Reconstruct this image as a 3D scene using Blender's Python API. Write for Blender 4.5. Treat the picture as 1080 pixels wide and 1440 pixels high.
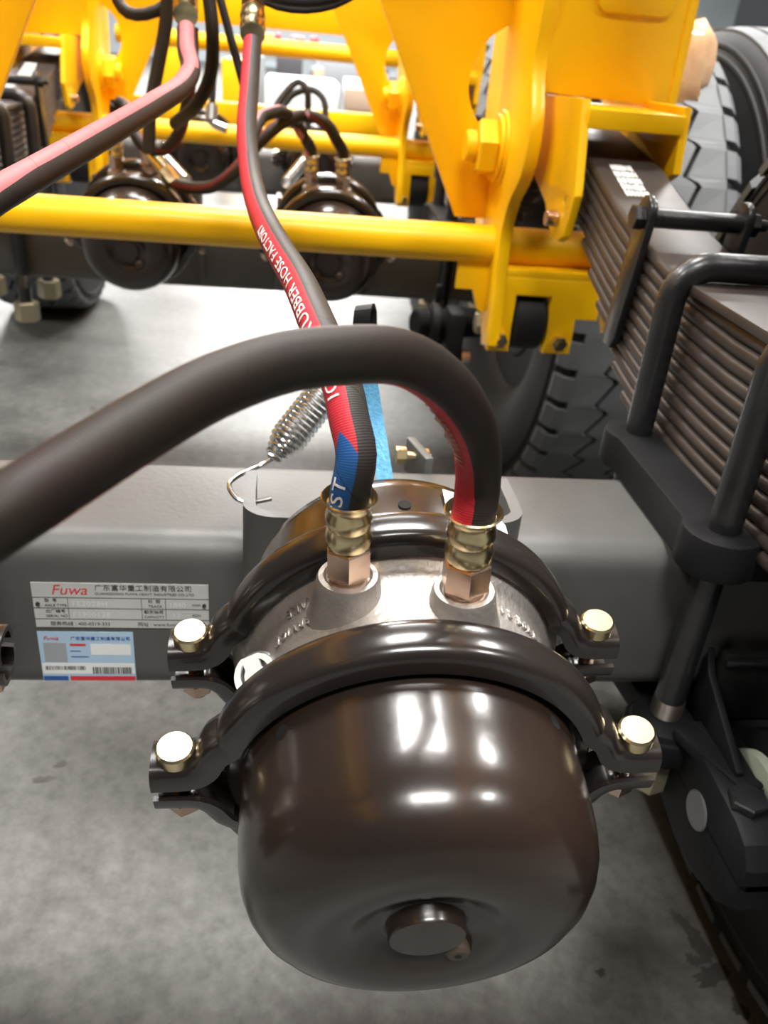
import bpy, bmesh, math, random
from mathutils import Vector, Matrix
random.seed(7)
for o in list(bpy.data.objects):
    bpy.data.objects.remove(o, do_unlink=True)
scene = bpy.context.scene
COL = scene.collection
PI = math.pi

# ------------------------------------------------------------------ camera
PITCH, YAW, ROLL = 0.500507, 0.138170, 0.093687
FPX = 1183.57
CAM = Vector((0.0, -0.63476, 0.93451))
_fw = Vector((math.sin(YAW)*math.cos(PITCH), math.cos(YAW)*math.cos(PITCH), -math.sin(PITCH)))
_rt = Vector((math.cos(YAW), -math.sin(YAW), 0))
_up = _rt.cross(_fw)
RT = math.cos(ROLL)*_rt + math.sin(ROLL)*_up
UP = -math.sin(ROLL)*_rt + math.cos(ROLL)*_up
FW = _fw
cd = bpy.data.cameras.new('camera')
cam = bpy.data.objects.new('camera', cd); COL.objects.link(cam)
m = Matrix((RT, UP, -FW)).transposed().to_4x4(); m.translation = CAM
cam.matrix_world = m
cd.sensor_fit = 'VERTICAL'; cd.sensor_height = 36.0; cd.sensor_width = 27.0
cd.lens = FPX/1440*36.0
cd.clip_start = 0.01; cd.clip_end = 200
cd.dof.use_dof = True; cd.dof.focus_distance = 0.46; cd.dof.aperture_fstop = 10.5
scene.camera = cam

def at(px, py, d=None, X=None, Y=None, Z=None):
    """point of the photo's ray through a pixel, at a depth or on a plane"""
    k = FW + (px-540)/FPX*RT - (py-720)/FPX*UP
    if X is not None: d = (X-CAM.x)/k.x
    elif Y is not None: d = (Y-CAM.y)/k.y
    elif Z is not None: d = (Z-CAM.z)/k.z
    return CAM + k*d

# ------------------------------------------------------------------ world, lights, exposure
w = bpy.data.worlds.new('hall_air'); scene.world = w; w.use_nodes = True
w.node_tree.nodes['Background'].inputs[0].default_value = (0.90, 0.95, 1.0, 1)
w.node_tree.nodes['Background'].inputs[1].default_value = 0.07
def area(name, loc, sx, sy, power, target=None, col=(1, 0.98, 0.95)):
    l = bpy.data.lights.new(name, 'AREA'); l.shape = 'RECTANGLE'; l.size = sx; l.size_y = sy
    l.energy = power; l.color = col
    o = bpy.data.objects.new(name, l); COL.objects.link(o); o.location = loc
    if target is not None:
        o.rotation_euler = (Vector(target)-Vector(loc)).to_track_quat('-Z', 'Y').to_euler()
    return o
for x, y, sx, sy, e in ((0.1, -3.0, 2.4, 1.2, 420), (-4.2, -2.6, 0.9, 0.9, 220), (4.2, -2.6, 0.9, 0.9, 220), (0.1, 1.6, 2.4, 1.4, 560), (-4.2, 1.6, 0.9, 0.9, 300), (4.2, 1.6, 0.9, 0.9, 300),
                        (0.1, 6.2, 2.4, 1.4, 330), (-4.2, 6.2, 0.9, 0.9, 300), (4.2, 6.2, 0.9, 0.9, 300), (0.1, 12.0, 2.4, 1.4, 600), (4.2, 12.0, 0.9, 0.9, 400), (-4.2, 12.0, 0.9, 0.9, 400),
                        (0.1, 18.0, 3.0, 2.0, 2400), (-5.0, 18.0, 3.0, 2.0, 1900), (6.0, 18.0, 3.0, 2.0, 1600), (0.1, 24.0, 3.0, 2.0, 2400), (6.0, 24.0, 3.0, 2.0, 900)):
    area('ceiling_lamp', (x, y, 6.0), sx, sy, e)
vs = scene.view_settings
vs.view_transform = 'Standard'; vs.look = 'None'; vs.gamma = 1.0; vs.use_curve_mapping = False
vs.exposure = 0.14

# ------------------------------------------------------------------ materials
MATS = {}
def mat(name, col, rough=0.5, metal=0.0, coat=0.0, var=0.0, vscale=20.0, bump=0.0, bscale=200.0, col2=None, spec=0.5, emit=None):
    if name in MATS: return MATS[name]
    M = bpy.data.materials.new(name); M.use_nodes = True
    nt = M.node_tree; b = nt.nodes['Principled BSDF']
    b.inputs['Base Color'].default_value = (*col, 1)
    b.inputs['Roughness'].default_value = rough; b.inputs['Metallic'].default_value = metal
    b.inputs['Coat Weight'].default_value = coat; b.inputs['Coat Roughness'].default_value = 0.12
    b.inputs['Specular IOR Level'].default_value = spec
    tc = nt.nodes.new('ShaderNodeTexCoord')
    if var > 0 or col2:
        n = nt.nodes.new('ShaderNodeTexNoise'); n.inputs['Scale'].default_value = vscale; n.inputs['Detail'].default_value = 6
        nt.links.new(tc.outputs['Object'], n.inputs['Vector'])
        r = nt.nodes.new('ShaderNodeValToRGB')
        c2 = col2 if col2 else tuple(max(0, c*(1-var)) for c in col)
        c1 = col if col2 else tuple(min(1, c*(1+var)) for c in col)
        r.color_ramp.elements[0].position = 0.3; r.color_ramp.elements[1].position = 0.7
        r.color_ramp.elements[0].color = (*c2, 1); r.color_ramp.elements[1].color = (*c1, 1)
        nt.links.new(n.outputs['Fac'], r.inputs['Fac']); nt.links.new(r.outputs['Color'], b.inputs['Base Color'])
    if bump > 0:
        n2 = nt.nodes.new('ShaderNodeTexNoise'); n2.inputs['Scale'].default_value = bscale; n2.inputs['Detail'].default_value = 4
        nt.links.new(tc.outputs['Object'], n2.inputs['Vector'])
        bp = nt.nodes.new('ShaderNodeBump'); bp.inputs['Strength'].default_value = bump; bp.inputs['Distance'].default_value = 0.002
        nt.links.new(n2.outputs['Fac'], bp.inputs['Height']); nt.links.new(bp.outputs['Normal'], b.inputs['Normal'])
    if emit:
        b.inputs['Emission Color'].default_value = (*emit, 1); b.inputs['Emission Strength'].default_value = 1.0
    MATS[name] = M
    return M

YEL = mat('yellow_paint', (0.98, 0.525, 0.001), 0.42, coat=0.10, var=0.05, vscale=6, bump=0.06, bscale=60, spec=0.32)
AXLE = mat('axle_paint', (0.085, 0.084, 0.080), 0.46, var=0.12, vscale=14, bump=0.12, bscale=180, spec=0.5)
HOUS = mat('housing_paint', (0.024, 0.0135, 0.009), 0.24, coat=0.28, bump=0.05, bscale=120, vscale=9, col2=(0.015, 0.012, 0.0105), spec=0.42)
RING = mat('clamp_paint', (0.017, 0.0135, 0.012), 0.22, coat=0.3, bump=0.05, bscale=90)
CAST = mat('cast_aluminium', (0.40, 0.37, 0.34), 0.48, metal=0.75, var=0.14, vscale=30, bump=0.35, bscale=260)
GOLD = mat('gold_zinc_plating', (0.72, 0.60, 0.36), 0.26, metal=1.0, var=0.12, vscale=90)
PINK = mat('copper_zinc_plating', (0.64, 0.46, 0.36), 0.24, metal=1.0, var=0.12, vscale=90)
STEEL = mat('bright_zinc', (0.74, 0.76, 0.76), 0.22, metal=1.0)
BLACKP = mat('black_paint', (0.014, 0.014, 0.015), 0.34, coat=0.2, bump=0.25, bscale=140, var=0.3, vscale=40)
BLACKM = mat('black_matt', (0.012, 0.012, 0.012), 0.6, bump=0.2, bscale=90, spec=0.25)
SEAT = mat('seat_paint', (0.012, 0.012, 0.013), 0.5, bump=0.15, bscale=90, var=0.2, spec=0.10)
LEAF = mat('leaf_spring_steel', (0.068, 0.058, 0.052), 0.42, metal=0.25, var=0.25, vscale=18, bump=0.1, bscale=120, col2=(0.042, 0.030, 0.025))
TYRE = mat('tyre_rubber', (0.017, 0.017, 0.018), 0.62, var=0.25, vscale=12, spec=0.25)
TREAD = mat('tread_rubber', (0.115, 0.122, 0.128), 0.6, var=0.15, vscale=9)
RIM = mat('rim_paint', (0.16, 0.155, 0.15), 0.35, metal=0.4)
WHITE = mat('white_label', (0.78, 0.79, 0.78), 0.45)
PLATE = mat('nameplate_aluminium', (0.58, 0.59, 0.57), 0.42, metal=0.25, var=0.05, vscale=40)
STICK = mat('sticker_blue', (0.40, 0.56, 0.70), 0.4)
INK = mat('black_ink', (0.03, 0.03, 0.03), 0.6)
REDINK = mat('red_ink', (0.62, 0.03, 0.04), 0.5)
BLUEINK = mat('blue_ink', (0.03, 0.09, 0.32), 0.5)
GREYINK = mat('grey_ink', (0.32, 0.34, 0.36), 0.6)
PALEINK = mat('stamped_relief', (0.72, 0.73, 0.71), 0.4)
HOLE_SHADE = mat('hole_shade_black', (0.004, 0.004, 0.004), 0.9)  # near-black colour painting the shade inside small holes, on solid discs
STRAP = mat('strap_blue', (0.17, 0.52, 0.86), 0.7, bump=0.5, bscale=600, var=0.2, vscale=300)
NYLON = mat('nylon_washer', (0.42, 0.46, 0.36), 0.4)
OLIVE = mat('olive_zinc', (0.42, 0.38, 0.26), 0.4, metal=0.6)
STENCIL = mat('stencil_white', (0.80, 0.80, 0.78), 0.6)
FILM = mat('clear_film', (0.50, 0.36, 0.30), 0.35)
GREYFIT = mat('grey_fitting', (0.22, 0.22, 0.22), 0.35, metal=0.6)

def floor_mat():
    M = bpy.data.materials.new('concrete_floor'); M.use_nodes = True
    nt = M.node_tree; b = nt.nodes['Principled BSDF']; tc = nt.nodes.new('ShaderNodeTexCoord')
    def noise(s, d=8, r=0.6):
        n = nt.nodes.new('ShaderNodeTexNoise'); n.inputs['Scale'].default_value = s; n.inputs['Detail'].default_value = d
        n.inputs['Roughness'].default_value = r
        nt.links.new(tc.outputs['Object'], n.inputs['Vector']); return n
    a = noise(5.0); c = noise(42.0, 8, 0.7); st = noise(9.0, 5, 0.55)
    r1 = nt.nodes.new('ShaderNodeValToRGB'); r1.color_ramp.elements[0].position = 0.3; r1.color_ramp.elements[1].position = 0.72
    r1.color_ramp.elements[0].color = (0.082, 0.081, 0.076, 1); r1.color_ramp.elements[1].color = (0.165, 0.163, 0.155, 1)
    nt.links.new(a.outputs['Fac'], r1.inputs['Fac'])
    r2 = nt.nodes.new('ShaderNodeValToRGB'); r2.color_ramp.elements[0].position = 0.25; r2.color_ramp.elements[1].position = 0.75
    r2.color_ramp.elements[0].color = (0.50, 0.50, 0.49, 1); r2.color_ramp.elements[1].color = (1.2, 1.2, 1.2, 1)
    nt.links.new(c.outputs['Fac'], r2.inputs['Fac'])
    mx = nt.nodes.new('ShaderNodeMix'); mx.data_type = 'RGBA'; mx.blend_type = 'MULTIPLY'; mx.inputs['Factor'].default_value = 1.0
    nt.links.new(r1.outputs['Color'], mx.inputs['A']); nt.links.new(r2.outputs['Color'], mx.inputs['B'])
    r3 = nt.nodes.new('ShaderNodeValToRGB'); r3.color_ramp.elements[0].position = 0.26; r3.color_ramp.elements[1].position = 0.31
    r3.color_ramp.elements[0].color = (0.3, 0.28, 0.25, 1); r3.color_ramp.elements[1].color = (1, 1, 1, 1)
    nt.links.new(st.outputs['Fac'], r3.inputs['Fac'])
    m2 = nt.nodes.new('ShaderNodeMix'); m2.data_type = 'RGBA'; m2.blend_type = 'MULTIPLY'; m2.inputs['Factor'].default_value = 1
    nt.links.new(mx.outputs['Result'], m2.inputs['A']); nt.links.new(r3.outputs['Color'], m2.inputs['B'])
    nt.links.new(m2.outputs['Result'], b.inputs['Base Color'])
    b.inputs['Roughness'].default_value = 0.40; b.inputs['Specular IOR Level'].default_value = 0.24
    bp = nt.nodes.new('ShaderNodeBump'); bp.inputs['Strength'].default_value = 0.15; bp.inputs['Distance'].default_value = 0.003
    nt.links.new(c.outputs['Fac'], bp.inputs['Height']); nt.links.new(bp.outputs['Normal'], b.inputs['Normal'])
    return M
FLOOR = floor_mat()

def hose_mat(name, base, stripe=None, v0=0.0, v1=0.0, blue=None):
    """rubber hose: UV x = metres along, UV y = around; printed stripe between v0 and v1, blue between two lengths"""
    M = bpy.data.materials.new(name); M.use_nodes = True
    nt = M.node_tree; b = nt.nodes['Principled BSDF']; L = nt.links
    b.inputs['Roughness'].default_value = 0.55; b.inputs['Specular IOR Level'].default_value = 0.28
    uv = nt.nodes.new('ShaderNodeUVMap'); sp = nt.nodes.new('ShaderNodeSeparateXYZ'); L.new(uv.outputs['UV'], sp.inputs[0])
    def math_(op, a, bb=None, c=None):
        n = nt.nodes.new('ShaderNodeMath'); n.operation = op
        for i, x in enumerate((a, bb, c)):
            if x is None: continue
            if isinstance(x, (int, float)): n.inputs[i].default_value = x
            else: L.new(x, n.inputs[i])
        return n.outputs[0]
    u, v = sp.outputs['X'], sp.outputs['Y']
    rgb = nt.nodes.new('ShaderNodeRGB'); rgb.outputs[0].default_value = (*base, 1)
    nz = nt.nodes.new('ShaderNodeTexNoise'); nz.inputs['Scale'].default_value = 30
    tc = nt.nodes.new('ShaderNodeTexCoord'); L.new(tc.outputs['Object'], nz.inputs['Vector'])
    dk = nt.nodes.new('ShaderNodeMix'); dk.data_type = 'RGBA'; dk.blend_type = 'MULTIPLY'; dk.inputs['Factor'].default_value = 0.35
    L.new(rgb.outputs[0], dk.inputs['A']); L.new(nz.outputs['Color'], dk.inputs['B'])
    colr = dk.outputs['Result']
    if stripe:
        inside = math_('MULTIPLY', math_('GREATER_THAN', v, v0), math_('LESS_THAN', v, v1))
        sc = nt.nodes.new('ShaderNodeRGB'); sc.outputs[0].default_value = (*stripe, 1); scol = sc.outputs[0]
        if blue:
            mid = (v0+v1)/2; half = (v1-v0)/2
            off = math_('MULTIPLY', math_('ABSOLUTE', math_('SUBTRACT', v, mid)), -0.010/half)
            uu = math_('SUBTRACT', u, off)
            for (ba, bb_) in blue:
                ib = math_('MULTIPLY', math_('GREATER_THAN', u, ba), math_('LESS_THAN', math_('ADD', u, math_('MULTIPLY', off, -1.0)), bb_))
                mb = nt.nodes.new('ShaderNodeMix'); mb.data_type = 'RGBA'; L.new(ib, mb.inputs['Factor']); L.new(scol, mb.inputs['A'])
                mb.inputs['B'].default_value = (0.02, 0.10, 0.30, 1); scol = mb.outputs['Result']
        mx = nt.nodes.new('ShaderNodeMix'); mx.data_type = 'RGBA'; L.new(inside, mx.inputs['Factor']); L.new(colr, mx.inputs['A']); L.new(scol, mx.inputs['B'])
        colr = mx.outputs['Result']
    fine = math_('SINE', math_('MULTIPLY', u, 2*PI/0.0011))
    seam = math_('LESS_THAN', math_('FRACT', math_('ADD', math_('MULTIPLY', u, 1/0.046), v)), 0.022)
    sm = nt.nodes.new('ShaderNodeMix'); sm.data_type = 'RGBA'; L.new(math_('MULTIPLY', seam, 0.45), sm.inputs['Factor']); L.new(colr, sm.inputs['A']); sm.inputs['B'].default_value = (0.012, 0.010, 0.009, 1)
    L.new(sm.outputs['Result'], b.inputs['Base Color'])
    h = math_('SUBTRACT', math_('MULTIPLY', fine, 0.10), math_('MULTIPLY', seam, 0.8))
    bp = nt.nodes.new('ShaderNodeBump'); bp.inputs['Strength'].default_value = 0.5; bp.inputs['Distance'].default_value = 0.0008
    L.new(h, bp.inputs['Height']); L.new(bp.outputs['Normal'], b.inputs['Normal'])
    return M
HOSE_B = hose_mat('hose_black', (0.030, 0.028, 0.027))
HOSE_RED = hose_mat('hose_brown_red_stripe', (0.026, 0.019, 0.0155), (0.42, 0.018, 0.030), 0.40, 0.60)
HOSE_DIM = hose_mat('hose_thin_stripe', (0.040, 0.034, 0.030), (0.17, 0.03, 0.03), 0.44, 0.56)
HOSE_MIX = hose_mat('hose_red_blue_stripe', (0.052, 0.047, 0.044), (0.52, 0.028, 0.042), 0.375, 0.615, blue=[(-0.1, 0.044)])
HOSE_MIX2 = hose_mat('hose_faded_stripe', (0.050, 0.045, 0.042), (0.55, 0.17, 0.18), 0.37, 0.63, blue=[])

# ------------------------------------------------------------------ builders
def thing(name, label, cat, loc=(0, 0, 0), rot=None, group=None):
    o = bpy.data.objects.new(name, None); COL.objects.link(o)
    o.empty_display_size = 0.05
    mm = (rot.to_4x4() if rot is not None else Matrix.Identity(4)); mm.translation = Vector(loc)
    o.matrix_world = mm
    o['label'] = label; o['category'] = cat
    if group: o['group'] = group
    return o
def tag(o, label, cat, group=None):
    o['label'] = label; o['category'] = cat
    if group: o['group'] = group
    return o
def link(name, me, material, parent=None, world=False, smooth=True, angle=35):
    """world=True: the vertices are world coordinates although the parent sits elsewhere"""
    if material is not None:
        me.materials.clear(); me.materials.append(material)
    if smooth:
        for p in me.polygons: p.use_smooth = True
        try: me.set_sharp_from_angle(angle=math.radians(angle))
        except Exception: pass
    o = bpy.data.objects.new(name, me); COL.objects.link(o)
    if parent is not None:
        o.parent = parent
        if world and parent.parent is None and parent.type == 'EMPTY':
            o.matrix_parent_inverse = parent.matrix_world.inverted()
    return o
def bmmesh(bm, name='mesh'):
    bmesh.ops.recalc_face_normals(bm, faces=bm.faces)
    me = bpy.data.meshes.new(name); bm.to_mesh(me); bm.free(); return me
class MB:
    def __init__(s): s.v = []; s.f = []
    def add(s, vs, fs):
        k = len(s.v); s.v += [Vector(a) for a in vs]; s.f += [tuple(i+k for i in f) for f in fs]; return s
    def box(s, c, size, rot=None, bev=0.0):
        hx, hy, hz = [a/2 for a in size]; c = Vector(c)
        if bev <= 0:
            vs = [Vector((x*hx, y*hy, z*hz)) for x in (-1, 1) for y in (-1, 1) for z in (-1, 1)]
            fs = [(0, 1, 3, 2), (4, 6, 7, 5), (0, 4, 5, 1), (2, 3, 7, 6), (0, 2, 6, 4), (1, 5, 7, 3)]
        else:
            bm = bmesh.new(); bmesh.ops.create_cube(bm, size=1.0)
            for q in bm.verts: q.co = Vector((q.co.x*size[0], q.co.y*size[1], q.co.z*size[2]))
            bmesh.ops.bevel(bm, geom=list(bm.edges), offset=bev, segments=2, affect='EDGES', profile=0.5)
            bm.verts.index_update()
            vs = [q.co.copy() for q in bm.verts]; fs = [tuple(q.index for q in f.verts) for f in bm.faces]; bm.free()
        if rot is not None: vs = [rot @ q for q in vs]
        return s.add([q+c for q in vs], fs)
    def lathe(s, prof, origin, axis, n=32, closed=False, phase=0.0):
        """prof: list of (radius, height along axis)"""
        a = Vector(axis).normalized(); o = Vector(origin)
        t = Vector((1, 0, 0)) if abs(a.x) < 0.9 else Vector((0, 1, 0))
        e1 = (t - a*t.dot(a)).normalized(); e2 = a.cross(e1)
        vs = []; fs = []; k = len(prof)
        for r, h in prof:
            for j in range(n):
                th = 2*PI*j/n+phase
                vs.append(o + a*h + (e1*math.cos(th)+e2*math.sin(th))*r)
        for i in range(k if closed else k-1):
            i2 = (i+1) % k
            for j in range(n):
                j2 = (j+1) % n
                fs.append((i*n+j, i*n+j2, i2*n+j2, i2*n+j))
        if not closed:
            if prof[0][0] > 1e-6: fs.append(tuple(reversed(range(n))))
            if prof[-1][0] > 1e-6: fs.append(tuple((k-1)*n+j for j in range(n)))
        return s.add(vs, fs)
    def cyl(s, p0, p1, r, n=20, bev=0.0, r1=None, phase=0.0):
        p0 = Vector(p0); p1 = Vector(p1); L = (p1-p0).length; r1 = r if r1 is None else r1
        if bev > 0: prof = [(r-bev, 0), (r, bev), (r1, L-bev), (r1-bev, L)]
        else: prof = [(r, 0), (r1, L)]
        return s.lathe(prof, p0, p1-p0, n, phase=phase)
    def hexnut(s, p0, p1, r, phase=0.0):
        p0 = Vector(p0); p1 = Vector(p1); L = (p1-p0).length; b = r*0.08
        return s.lathe([(r-b, 0), (r, b), (r, L-b), (r-b, L)], p0, p1-p0, 6, phase=phase)
    def tube(s, pts, r, n=12, cap=True):
        rs = r if isinstance(r, (list, tuple)) else [r]*len(pts)
        fr = frames(pts)
        vs = []; fs = []; k = len(pts)
        for (p, t, a, b), rr in zip(fr, rs):
            for j in range(n):
                th = 2*PI*j/n; vs.append(p+(a*math.cos(th)+b*math.sin(th))*rr)
        for i in range(k-1):
            for j in range(n):
                j2 = (j+1) % n; fs.append((i*n+j, i*n+j2, (i+1)*n+j2, (i+1)*n+j))
        if cap: fs += [tuple(reversed(range(n))), tuple((k-1)*n+j for j in range(n))]
        return s.add(vs, fs)
    def sweep(s, pts, prof, side):
        """profile points (b, n) placed with b along the fixed vector side and n along the path normal"""
        side = Vector(side); pts = [Vector(p) for p in pts]; k = len(pts); m_ = len(prof); vs = []; fs = []
        for i, p in enumerate(pts):
            t = (pts[min(i+1, k-1)]-pts[max(i-1, 0)]).normalized(); nn = side.cross(t).normalized()
            for b, q in prof: vs.append(p+side*b+nn*q)
        for i in range(k-1):
            for j in range(m_):
                j2 = (j+1) % m_; fs.append((i*m_+j, i*m_+j2, (i+1)*m_+j2, (i+1)*m_+j))
        fs += [tuple(reversed(range(m_))), tuple((k-1)*m_+j for j in range(m_))]
        return s.add(vs, fs)
    def mesh(s, name='mesh'):
        me = bpy.data.meshes.new(name); me.from_pydata([tuple(q) for q in s.v], [], s.f)
        bm = bmesh.new(); bm.from_mesh(me); bmesh.ops.recalc_face_normals(bm, faces=bm.faces); bm.to_mesh(me); bm.free()
        return me
    def build(s, name, material, parent=None, world=False, smooth=True, angle=35):
        return link(name, s.mesh(name), material, parent, world, smooth, angle)
def frames(pts, ref=None):
    pts = [Vector(p) for p in pts]; k = len(pts); out = []; a = None
    for i, p in enumerate(pts):
        t = (pts[min(i+1, k-1)]-pts[max(i-1, 0)]).normalized()
        if a is None:
            r0 = Vector((0, 0, 1)) if abs(t.z) < 0.9 else Vector((0, 1, 0)); a = (r0-t*r0.dot(t)).normalized()
        else: a = (a-t*a.dot(t)).normalized()
        out.append((p, t, a, t.cross(a)))
    return out
def catmull(P, step=0.006):
    P = [Vector(p) for p in P]; Q = [P[0]*2-P[1]]+P+[P[-1]*2-P[-2]]; out = []
    for i in range(1, len(Q)-2):
        p0, p1, p2, p3 = Q[i-1:i+3]; n = max(2, int((p2-p1).length/step))
        a = max(1e-6, (p1-p0).length**0.5); b = max(1e-6, (p2-p1).length**0.5); c = max(1e-6, (p3-p2).length**0.5)
        m1 = (p2-p1) + b*((p1-p0)/a - (p2-p0)/(a+b)); m2 = (p2-p1) + b*((p3-p2)/c - (p3-p1)/(b+c))
        for j in range(n):
            t = j/n; t2 = t*t; t3 = t2*t
            out.append((2*t3-3*t2+1)*p1+(t3-2*t2+t)*m1+(-2*t3+3*t2)*p2+(t3-t2)*m2)
    out.append(P[-1]); return out
def curve_mesh(outer, holes=(), thick=0.01, bevel=0.0, text=None, size=1.0, shear=0.0, align='LEFT', space=1.0, extr=None):
    """flat outline (or lettering) in xy with real thickness; xy outline centred on z=0"""
    if text is None:
        c = bpy.data.curves.new('outline', 'CURVE'); c.dimensions = '2D'; c.fill_mode = 'BOTH'
        for loop in [outer]+list(holes):
            sp = c.splines.new('POLY'); sp.points.add(len(loop)-1); sp.use_cyclic_u = True
            for q, (x, y) in zip(sp.points, loop): q.co = (x, y, 0, 1)
    else:
        c = bpy.data.curves.new('lettering', 'FONT'); c.body = text; c.size = size; c.shear = shear; c.align_x = align; c.space_character = space
        c.resolution_u = 3
    c.extrude = thick/2; c.bevel_depth = bevel; c.bevel_resolution = 1
    o = bpy.data.objects.new('outline', c); COL.objects.link(o)
    dg = bpy.context.evaluated_depsgraph_get()
    me = bpy.data.meshes.new_from_object(o.evaluated_get(dg))
    bpy.data.objects.remove(o, do_unlink=True); bpy.data.curves.remove(c)
    bm = bmesh.new(); bm.from_mesh(me); bmesh.ops.remove_doubles(bm, verts=bm.verts, dist=1e-6); bm.to_mesh(me); bm.free()
    return me
def plate(name, outer, holes, thick, plane, pos, material, parent, world=True, bevel=0.0015, angle=30):
    """plane 'YZ' (outline in y,z at x=pos), 'XZ' (outline x,z at y=pos), 'XY' (outline x,y at z=pos)"""
    me = curve_mesh(outer, holes, thick-2*bevel, bevel)
    for q in me.vertices:
        x, y, z = q.co
        q.co = {'YZ': (pos+z, x, y), 'XZ': (x, pos+z, y), 'XY': (x, y, pos+z)}[plane]
    bm = bmesh.new(); bm.from_mesh(me); bmesh.ops.recalc_face_normals(bm, faces=bm.faces); bm.to_mesh(me); bm.free()
    return link(name, me, material, parent, world, True, angle)
def circ(cx, cy, r, n=28, a0=0.0, a1=2*PI):
    full = abs(a1-a0-2*PI) < 1e-6
    return [(cx+r*math.cos(a0+(a1-a0)*i/(n if full else n-1)), cy+r*math.sin(a0+(a1-a0)*i/(n if full else n-1))) for i in range(n)]
def rrect(x0, y0, x1, y1, r, n=5):
    out = []
    for cx, cy, a in ((x1-r, y1-r, 0), (x0+r, y1-r, PI/2), (x0+r, y0+r, PI), (x1-r, y0+r, 1.5*PI)):
        for i in range(n+1): out.append((cx+r*math.cos(a+PI/2*i/n), cy+r*math.sin(a+PI/2*i/n)))
    return out
def joined(items):
    """several meshes (already placed) as one mesh"""
    bm = bmesh.new()
    for me in items: bm.from_mesh(me); bpy.data.meshes.remove(me)
    me = bpy.data.meshes.new('print'); bm.to_mesh(me); bm.free(); return me
def copy_tree(o, parent=None):
    c = o.copy(); COL.objects.link(c); c.parent = parent
    if parent is not None: c.matrix_parent_inverse = o.matrix_parent_inverse.copy()
    for ch in list(o.children): copy_tree(ch, c)
    return c
def shifted(o, d, label=None):
    c = copy_tree(o); c.location = Vector(o.location)+Vector(d)
    if label: c['label'] = label
    return c

# ------------------------------------------------------------------ the hall
def struct(o): o['kind'] = 'structure'; return o
struct(MB().box((0, 14, -0.05), (34, 60, 0.1)).build('floor', FLOOR, smooth=False))
struct(MB().box((0, 36, 4.0), (34, 0.2, 8.0)).build('wall_back', mat('wall_grey', (0.50, 0.56, 0.60), 0.7, var=0.08, vscale=0.6), smooth=False))

fl = bpy.data.objects['floor']
OIL = mat('oil_stain', (0.030, 0.027, 0.023), 0.5, var=0.3, vscale=60)
for sx, sy, rx, ry, ang in ((962, 1300, .010, .030, .5), (985, 1335, .012, .022, .2), (1000, 1372, .030, .012, .3), (975, 1352, .010, .010, 0), (845, 1369, .007, .006, 0), (60, 1097, .016, .007, .2), (86, 1075, .010, .007, .5), (1040, 1418, .010, .012, .1)):
    c_ = at(sx, sy, Z=0.0); vs = [(c_.x, c_.y, 0.0006)]; n_ = 22
    for k in range(n_):
        th = 2*PI*k/n_; f = random.uniform(0.55, 1.25); a_, b_ = rx*f*math.cos(th), ry*f*math.sin(th)
        vs.append((c_.x+a_*math.cos(ang)-b_*math.sin(ang), c_.y+a_*math.sin(ang)+b_*math.cos(ang), 0.0006))
    MB().add(vs, [(0, 1+k, 1+(k+1) % n_) for k in range(n_)]).build('oil_stain', OIL, fl)

ZA = 0.52          # axle centre height
XC = -0.105        # centre line of the trailer
SP = 1.31          # axle spacing

# ------------------------------------------------------------------ axles
def build_axle(name, label, y):
    t = thing(name, label, 'axle', (XC, y, ZA))
    prof = rrect(-0.075, -0.075, 0.075, 0.075, 0.026, 6)
    x0, x1 = 2*XC-0.484, 0.484
    vs = [(x0, y+a, ZA+b) for a, b in prof]+[(x1, y+a, ZA+b) for a, b in prof]; n = len(prof)
    fs = [(i, (i+1) % n, n+(i+1) % n, n+i) for i in range(n)]+[tuple(range(n)), tuple(range(n, 2*n))]
    MB().add(vs, fs).build('beam', AXLE, t, True)
    return t
axle1 = build_axle('axle_beam', 'dark grey square axle beam with white nameplate and blue sticker', 0.0)
axle2 = build_axle('axle_beam', 'square axle beam carrying the two chambers under the long yellow tube', SP)
axle3 = build_axle('axle_beam', 'square axle beam behind the second pair of brake chambers', 2*SP)

def bracket(parent, xc, y, w_=0.099):
    """bent plate that carries a chamber: front web with both ends folded back onto the beam"""
    path = [(xc-w_, y-0.070), (xc-w_, y-0.105)]
    path += [(xc-w_+0.022+0.022*math.cos(a), y-0.118+0.022*math.sin(a)) for a in [PI+PI/2*i/6 for i in range(1, 7)]]
    path += [(xc+w_-0.022+0.022*math.cos(a), y-0.118+0.022*math.sin(a)) for a in [1.5*PI+PI/2*i/6 for i in range(0, 6)]]
    path += [(xc+w_, y-0.105), (xc+w_, y-0.070)]
    th = 0.0085; k = len(path); vs = []; fs = []
    for i, (px, py) in enumerate(path):
        a = Vector(path[max(i-1, 0)]); b = Vector(path[min(i+1, k-1)]); d = (b-a).normalized(); nn = Vector((-d.y, d.x))
        for s_ in (0, 1):
            for z in (0.47, 0.655): vs.append((px+nn.x*th*s_, py+nn.y*th*s_, z))
    for i in range(k-1):
        a = i*4; b = a+4
        fs += [(a, a+1, b+1, b), (a+2, b+2, b+3, a+3), (a+1, a+3, b+3, b+1), (a, b, b+2, a+2)]
    fs += [(0, 2, 3, 1), tuple((k-1)*4+q for q in (0, 1, 3, 2))]
    o = MB().add(vs, fs).build('chamber_bracket', AXLE, parent, True)
    hb = MB()
    for sx in (-1, 1):
        hb.cyl((xc+sx*(w_+0.0003), y-0.098, 0.638), (xc+sx*(w_-th-0.0003), y-0.098, 0.638), 0.0045, 14)
    hb.build('hole', HOLE_SHADE, o, True)  # solid black slugs, flange hole shade put into their colour
XR, XL = 0.072, -0.279
for ax, y in ((axle1, 0), (axle2, SP), (axle3, 2*SP)):
    bracket(ax, XR, y); bracket(ax, XL-(0.012 if y == 0 else 0), y, 0.072 if y == 0 else 0.099)

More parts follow.
